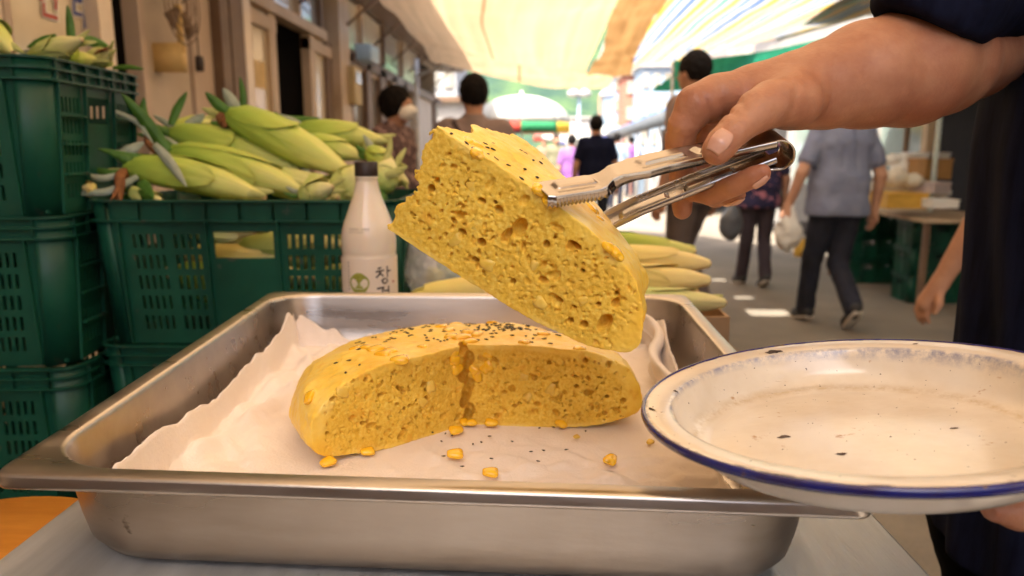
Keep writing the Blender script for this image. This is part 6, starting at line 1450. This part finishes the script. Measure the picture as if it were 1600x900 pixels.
    if hair == 'short': Fr.ell(hd + A((0, .03, -.15)), A((.13, .15, .085)), r(.02), 's')
    else: Fr.ell(hd + A((0, -.03, .02)), A((.108, .11, .115)), r(.02)); Fr.ell(hd + A((0, .12, -.04)), A((.09, .085, .085)), r(.02), 's'); Fr.ell(hd + A((0, .03, -.18)), A((.14, .15, .09)), r(.01), 's')
    Fr.near(lambda P: .010 * fbm(P, 45, 2, 8), .02); v, q = Fr.mesh(); mesh('hair', v, q, HAIR, t, local=True)
    if face:
        for s_ in (-1, 1): F0 = MB(); F0.lathe([(.001, -.006), (.007, -.004), (.009, 0), (.007, .004), (.001, .006)], tuple(hd + A((s_ * .031, .094, .010))), 8); F0.build('eye', SHOE, t, local=True)
    if extra: extra(t, A, hd, r)
    return t
def mask_on(t, A, hd, r):
    F = Field(hd - r(.15), hd + r(.16), .006); F.ell(hd + A((0, .055, -.045)), A((.068, .068, .056))); F.cone(hd + A((0, .09, -.02)), hd + A((0, .12, -.04)), r(.02), r(.018), r(.03)); F.F = np.maximum(F.F, .03 * 1 + hd[1] - F.all()[..., 1]).astype(np.float32); v, q = F.mesh(); mesh('face_mask', v, q, WHT, t, local=True)
def strap(t, A, hd, r):
    rows = [[A((-.13 + .24 * u_, -.128 - .02 * math.sin(u_ * 3.1), 1.43 - .45 * u_)) + A((x, 0, x * .5)) for x in (-.013, .013)] for u_ in np.linspace(0, 1, 12)]
    solid(MB().grid(rows).build('bag_strap', mat('dark_strap', (.06, .035, .04), .7), t, local=True), .006)
FLO = mat('floral_blouse', (.13, .075, .07), .85, 0, (.09, .05, .055), 12, spots=(.40, .26, .24), spotscale=26, spotth=.56)
FLO2 = mat('purple_floral', (.035, .03, .09), .85, 0, (.02, .018, .05), 12, spots=(.42, .16, .22), spotscale=18, spotth=.56)
MAU = mat('mauve_grey_shirt', (.27, .20, .19), .9, 0, (.22, .165, .155), 6, .2, 60)
BLG = mat('blue_grey_shirt', (.22, .24, .33), .85, 0, (.17, .185, .27), 6, .25, 50)
NV2 = mat('navy_trousers', (.018, .020, .036), .85, 0, (.010, .011, .02), 6); BG = mat('brown_grey_trousers', (.14, .105, .095), .85, 0, (.10, .075, .07), 6); PT = mat('dark_plum_trousers', (.050, .036, .048), .85)
PUR = mat('purple_shirt', (.24, .10, .32), .8); OLV = mat('olive_shirt', (.18, .17, .1), .8)
def place(px_, Y): p = V(px_, 300, Y); return (p[0], Y, 0)
person('woman in a dark floral blouse and white face mask at the left', place(617, 5.0), rad(-108), 1.66, FLO, BG, dict(head=(0, .03, -.01), sl=.8), 'bob', extra=mask_on)
person('person with short dark hair, mauve grey shirt and a diagonal strap, seen from behind', place(742, 4.6), rad(6), 1.69, MAU, NV2, None, extra=strap, face=False)
person('man in a dark navy shirt standing with his back turned in mid street', place(930, 9.3), rad(4), 1.66, NAVY, NV2, dict(sl=.6), h=.012, face=False)
person('tall person in brown grey trousers whose dark hair shows above the vendor wrist', place(1082, 5.25), rad(40), 1.90, MAU, BG, dict(kneeR=(.12, .16, .50), ankR=(.13, -.02, .16), toeR=(.13, .1, .08)), face=True)
person('woman in a dark purple floral blouse walking beyond the tongs', place(1186, 6.9), rad(4), 1.55, FLO2, PT, dict(kneeL=(-.09, .02, .48), ankL=(-.10, .10, .08), toeL=(-.11, .24, .03), kneeR=(.08, 0, .47), ankR=(.07, -.12, .11), toeR=(.07, .0, .02), sl=.7), 'bob', face=False)
wm_ = person('walking man in a blue grey T-shirt and dark trousers, carrying a white bag', place(1310, 5.3), rad(8), 1.70, BLG, NV2, dict(kneeL=(-.10, .10, .50), ankL=(-.10, .16, .09), toeL=(-.11, .30, .03), kneeR=(.05, .02, .45), ankR=(.04, -.24, .17), toeR=(.06, -.12, .04), elL=(-.30, -.04, 1.10), wrL=(-.36, .0, .87), elR=(.27, -.06, 1.08), wrR=(.27, -.02, .84), leg=1.05), h=.008, face=False)
c = V(1232, 360, 5.25); F = Field(c - .22, c + .24, .008); F.ell(c + [0, 0, -.03], (.10, .08, .115)); F.cone(c + [0, 0, .05], c + [-.0, 0, .17], .06, .018, .04); F.near(lambda P: .03 * fbm(P, 16, 3, 2), .05); v, q = F.mesh()
tag(mesh('carrier_bag', v, q, mat('white_bag', (.80, .78, .74), .35, 0, (.72, .70, .66), 20, .2, 60, transl=.2), None, origin=c), 'white plastic carrier bag hanging from the hand of the walking man', 'bag')
c = V(1142, 350, 6.6); F = Field(c - .24, c + .26, .01); F.ell(c, (.10, .08, .15)); F.cone(c + [0, 0, .1], c + [0, 0, .21], .05, .015, .04); F.near(lambda P: .025 * fbm(P, 14, 2, 2), .05); v, q = F.mesh()
tag(mesh('carrier_bag', v, q, mat('grey_bag', (.12, .13, .15), .3), None, origin=c), 'dark grey plastic bag hanging beside the floral blouse woman', 'bag')
person('person standing behind the vendor, only the bare hanging arm showing', (1.60, 2.3, 0), rad(2), 1.66, BLACKC, BLACKC, dict(elL=(-.235, -.02, 1.10), wrL=(-.31, .05, .86)), h=.006, face=True)
CR = 'passers-by far down the street'
for (x, Y, H, sh_, lb, hd_) in ((893, 12.5, 1.5, PUR, 'small distant person in purple left of the navy shirt man', 10), (868, 17, 1.6, OLV, 'distant person in olive under the large parasol', 190), (775, 16, 1.6, WWALL, 'distant person in white near the left of the parasol', 180),
                                (962, 16, 1.6, BLU, 'distant person in pale blue right of the navy shirt man', 0), (985, 20, 1.6, PUR, 'far person in purple by the blue roofed stalls', 20), (850, 24, 1.6, BRK, 'far person in red beyond the parasol pole', 170), (915, 21, 1.62, WWALL, 'far person in white over the shoulder of the navy shirt man', 10)):
    person(lb, place(x, Y), rad(hd_), H, sh_, NV2, None, h=.02, grp=CR, face=False)

# added board wall out of view: cuts sky light from behind, darkens tray reflections
t = thing('unseen_shade_wall', 'added dark board wall behind the viewer to block light', 'wall', (-.2, -1.0, 0))
for k in range(14):
    m = MB(); m.box((-1.6 + k * .2, -1.02, 0), (-1.6 + k * .2 + .194, -1.0, 1.5)); m.build('board', BRN, t, smooth=False)

t = thing('reflection_mat', 'added unseen black mat under the stall table to darken reflections', 'mat', (-.1, 0, 0)); m = MB(); m.box((-1.5, -.98, .001), (.9, .9, .012)); m.build('sheet', BLACKC, t, smooth=False)  # mat added out of view so the tray front mirrors something dark
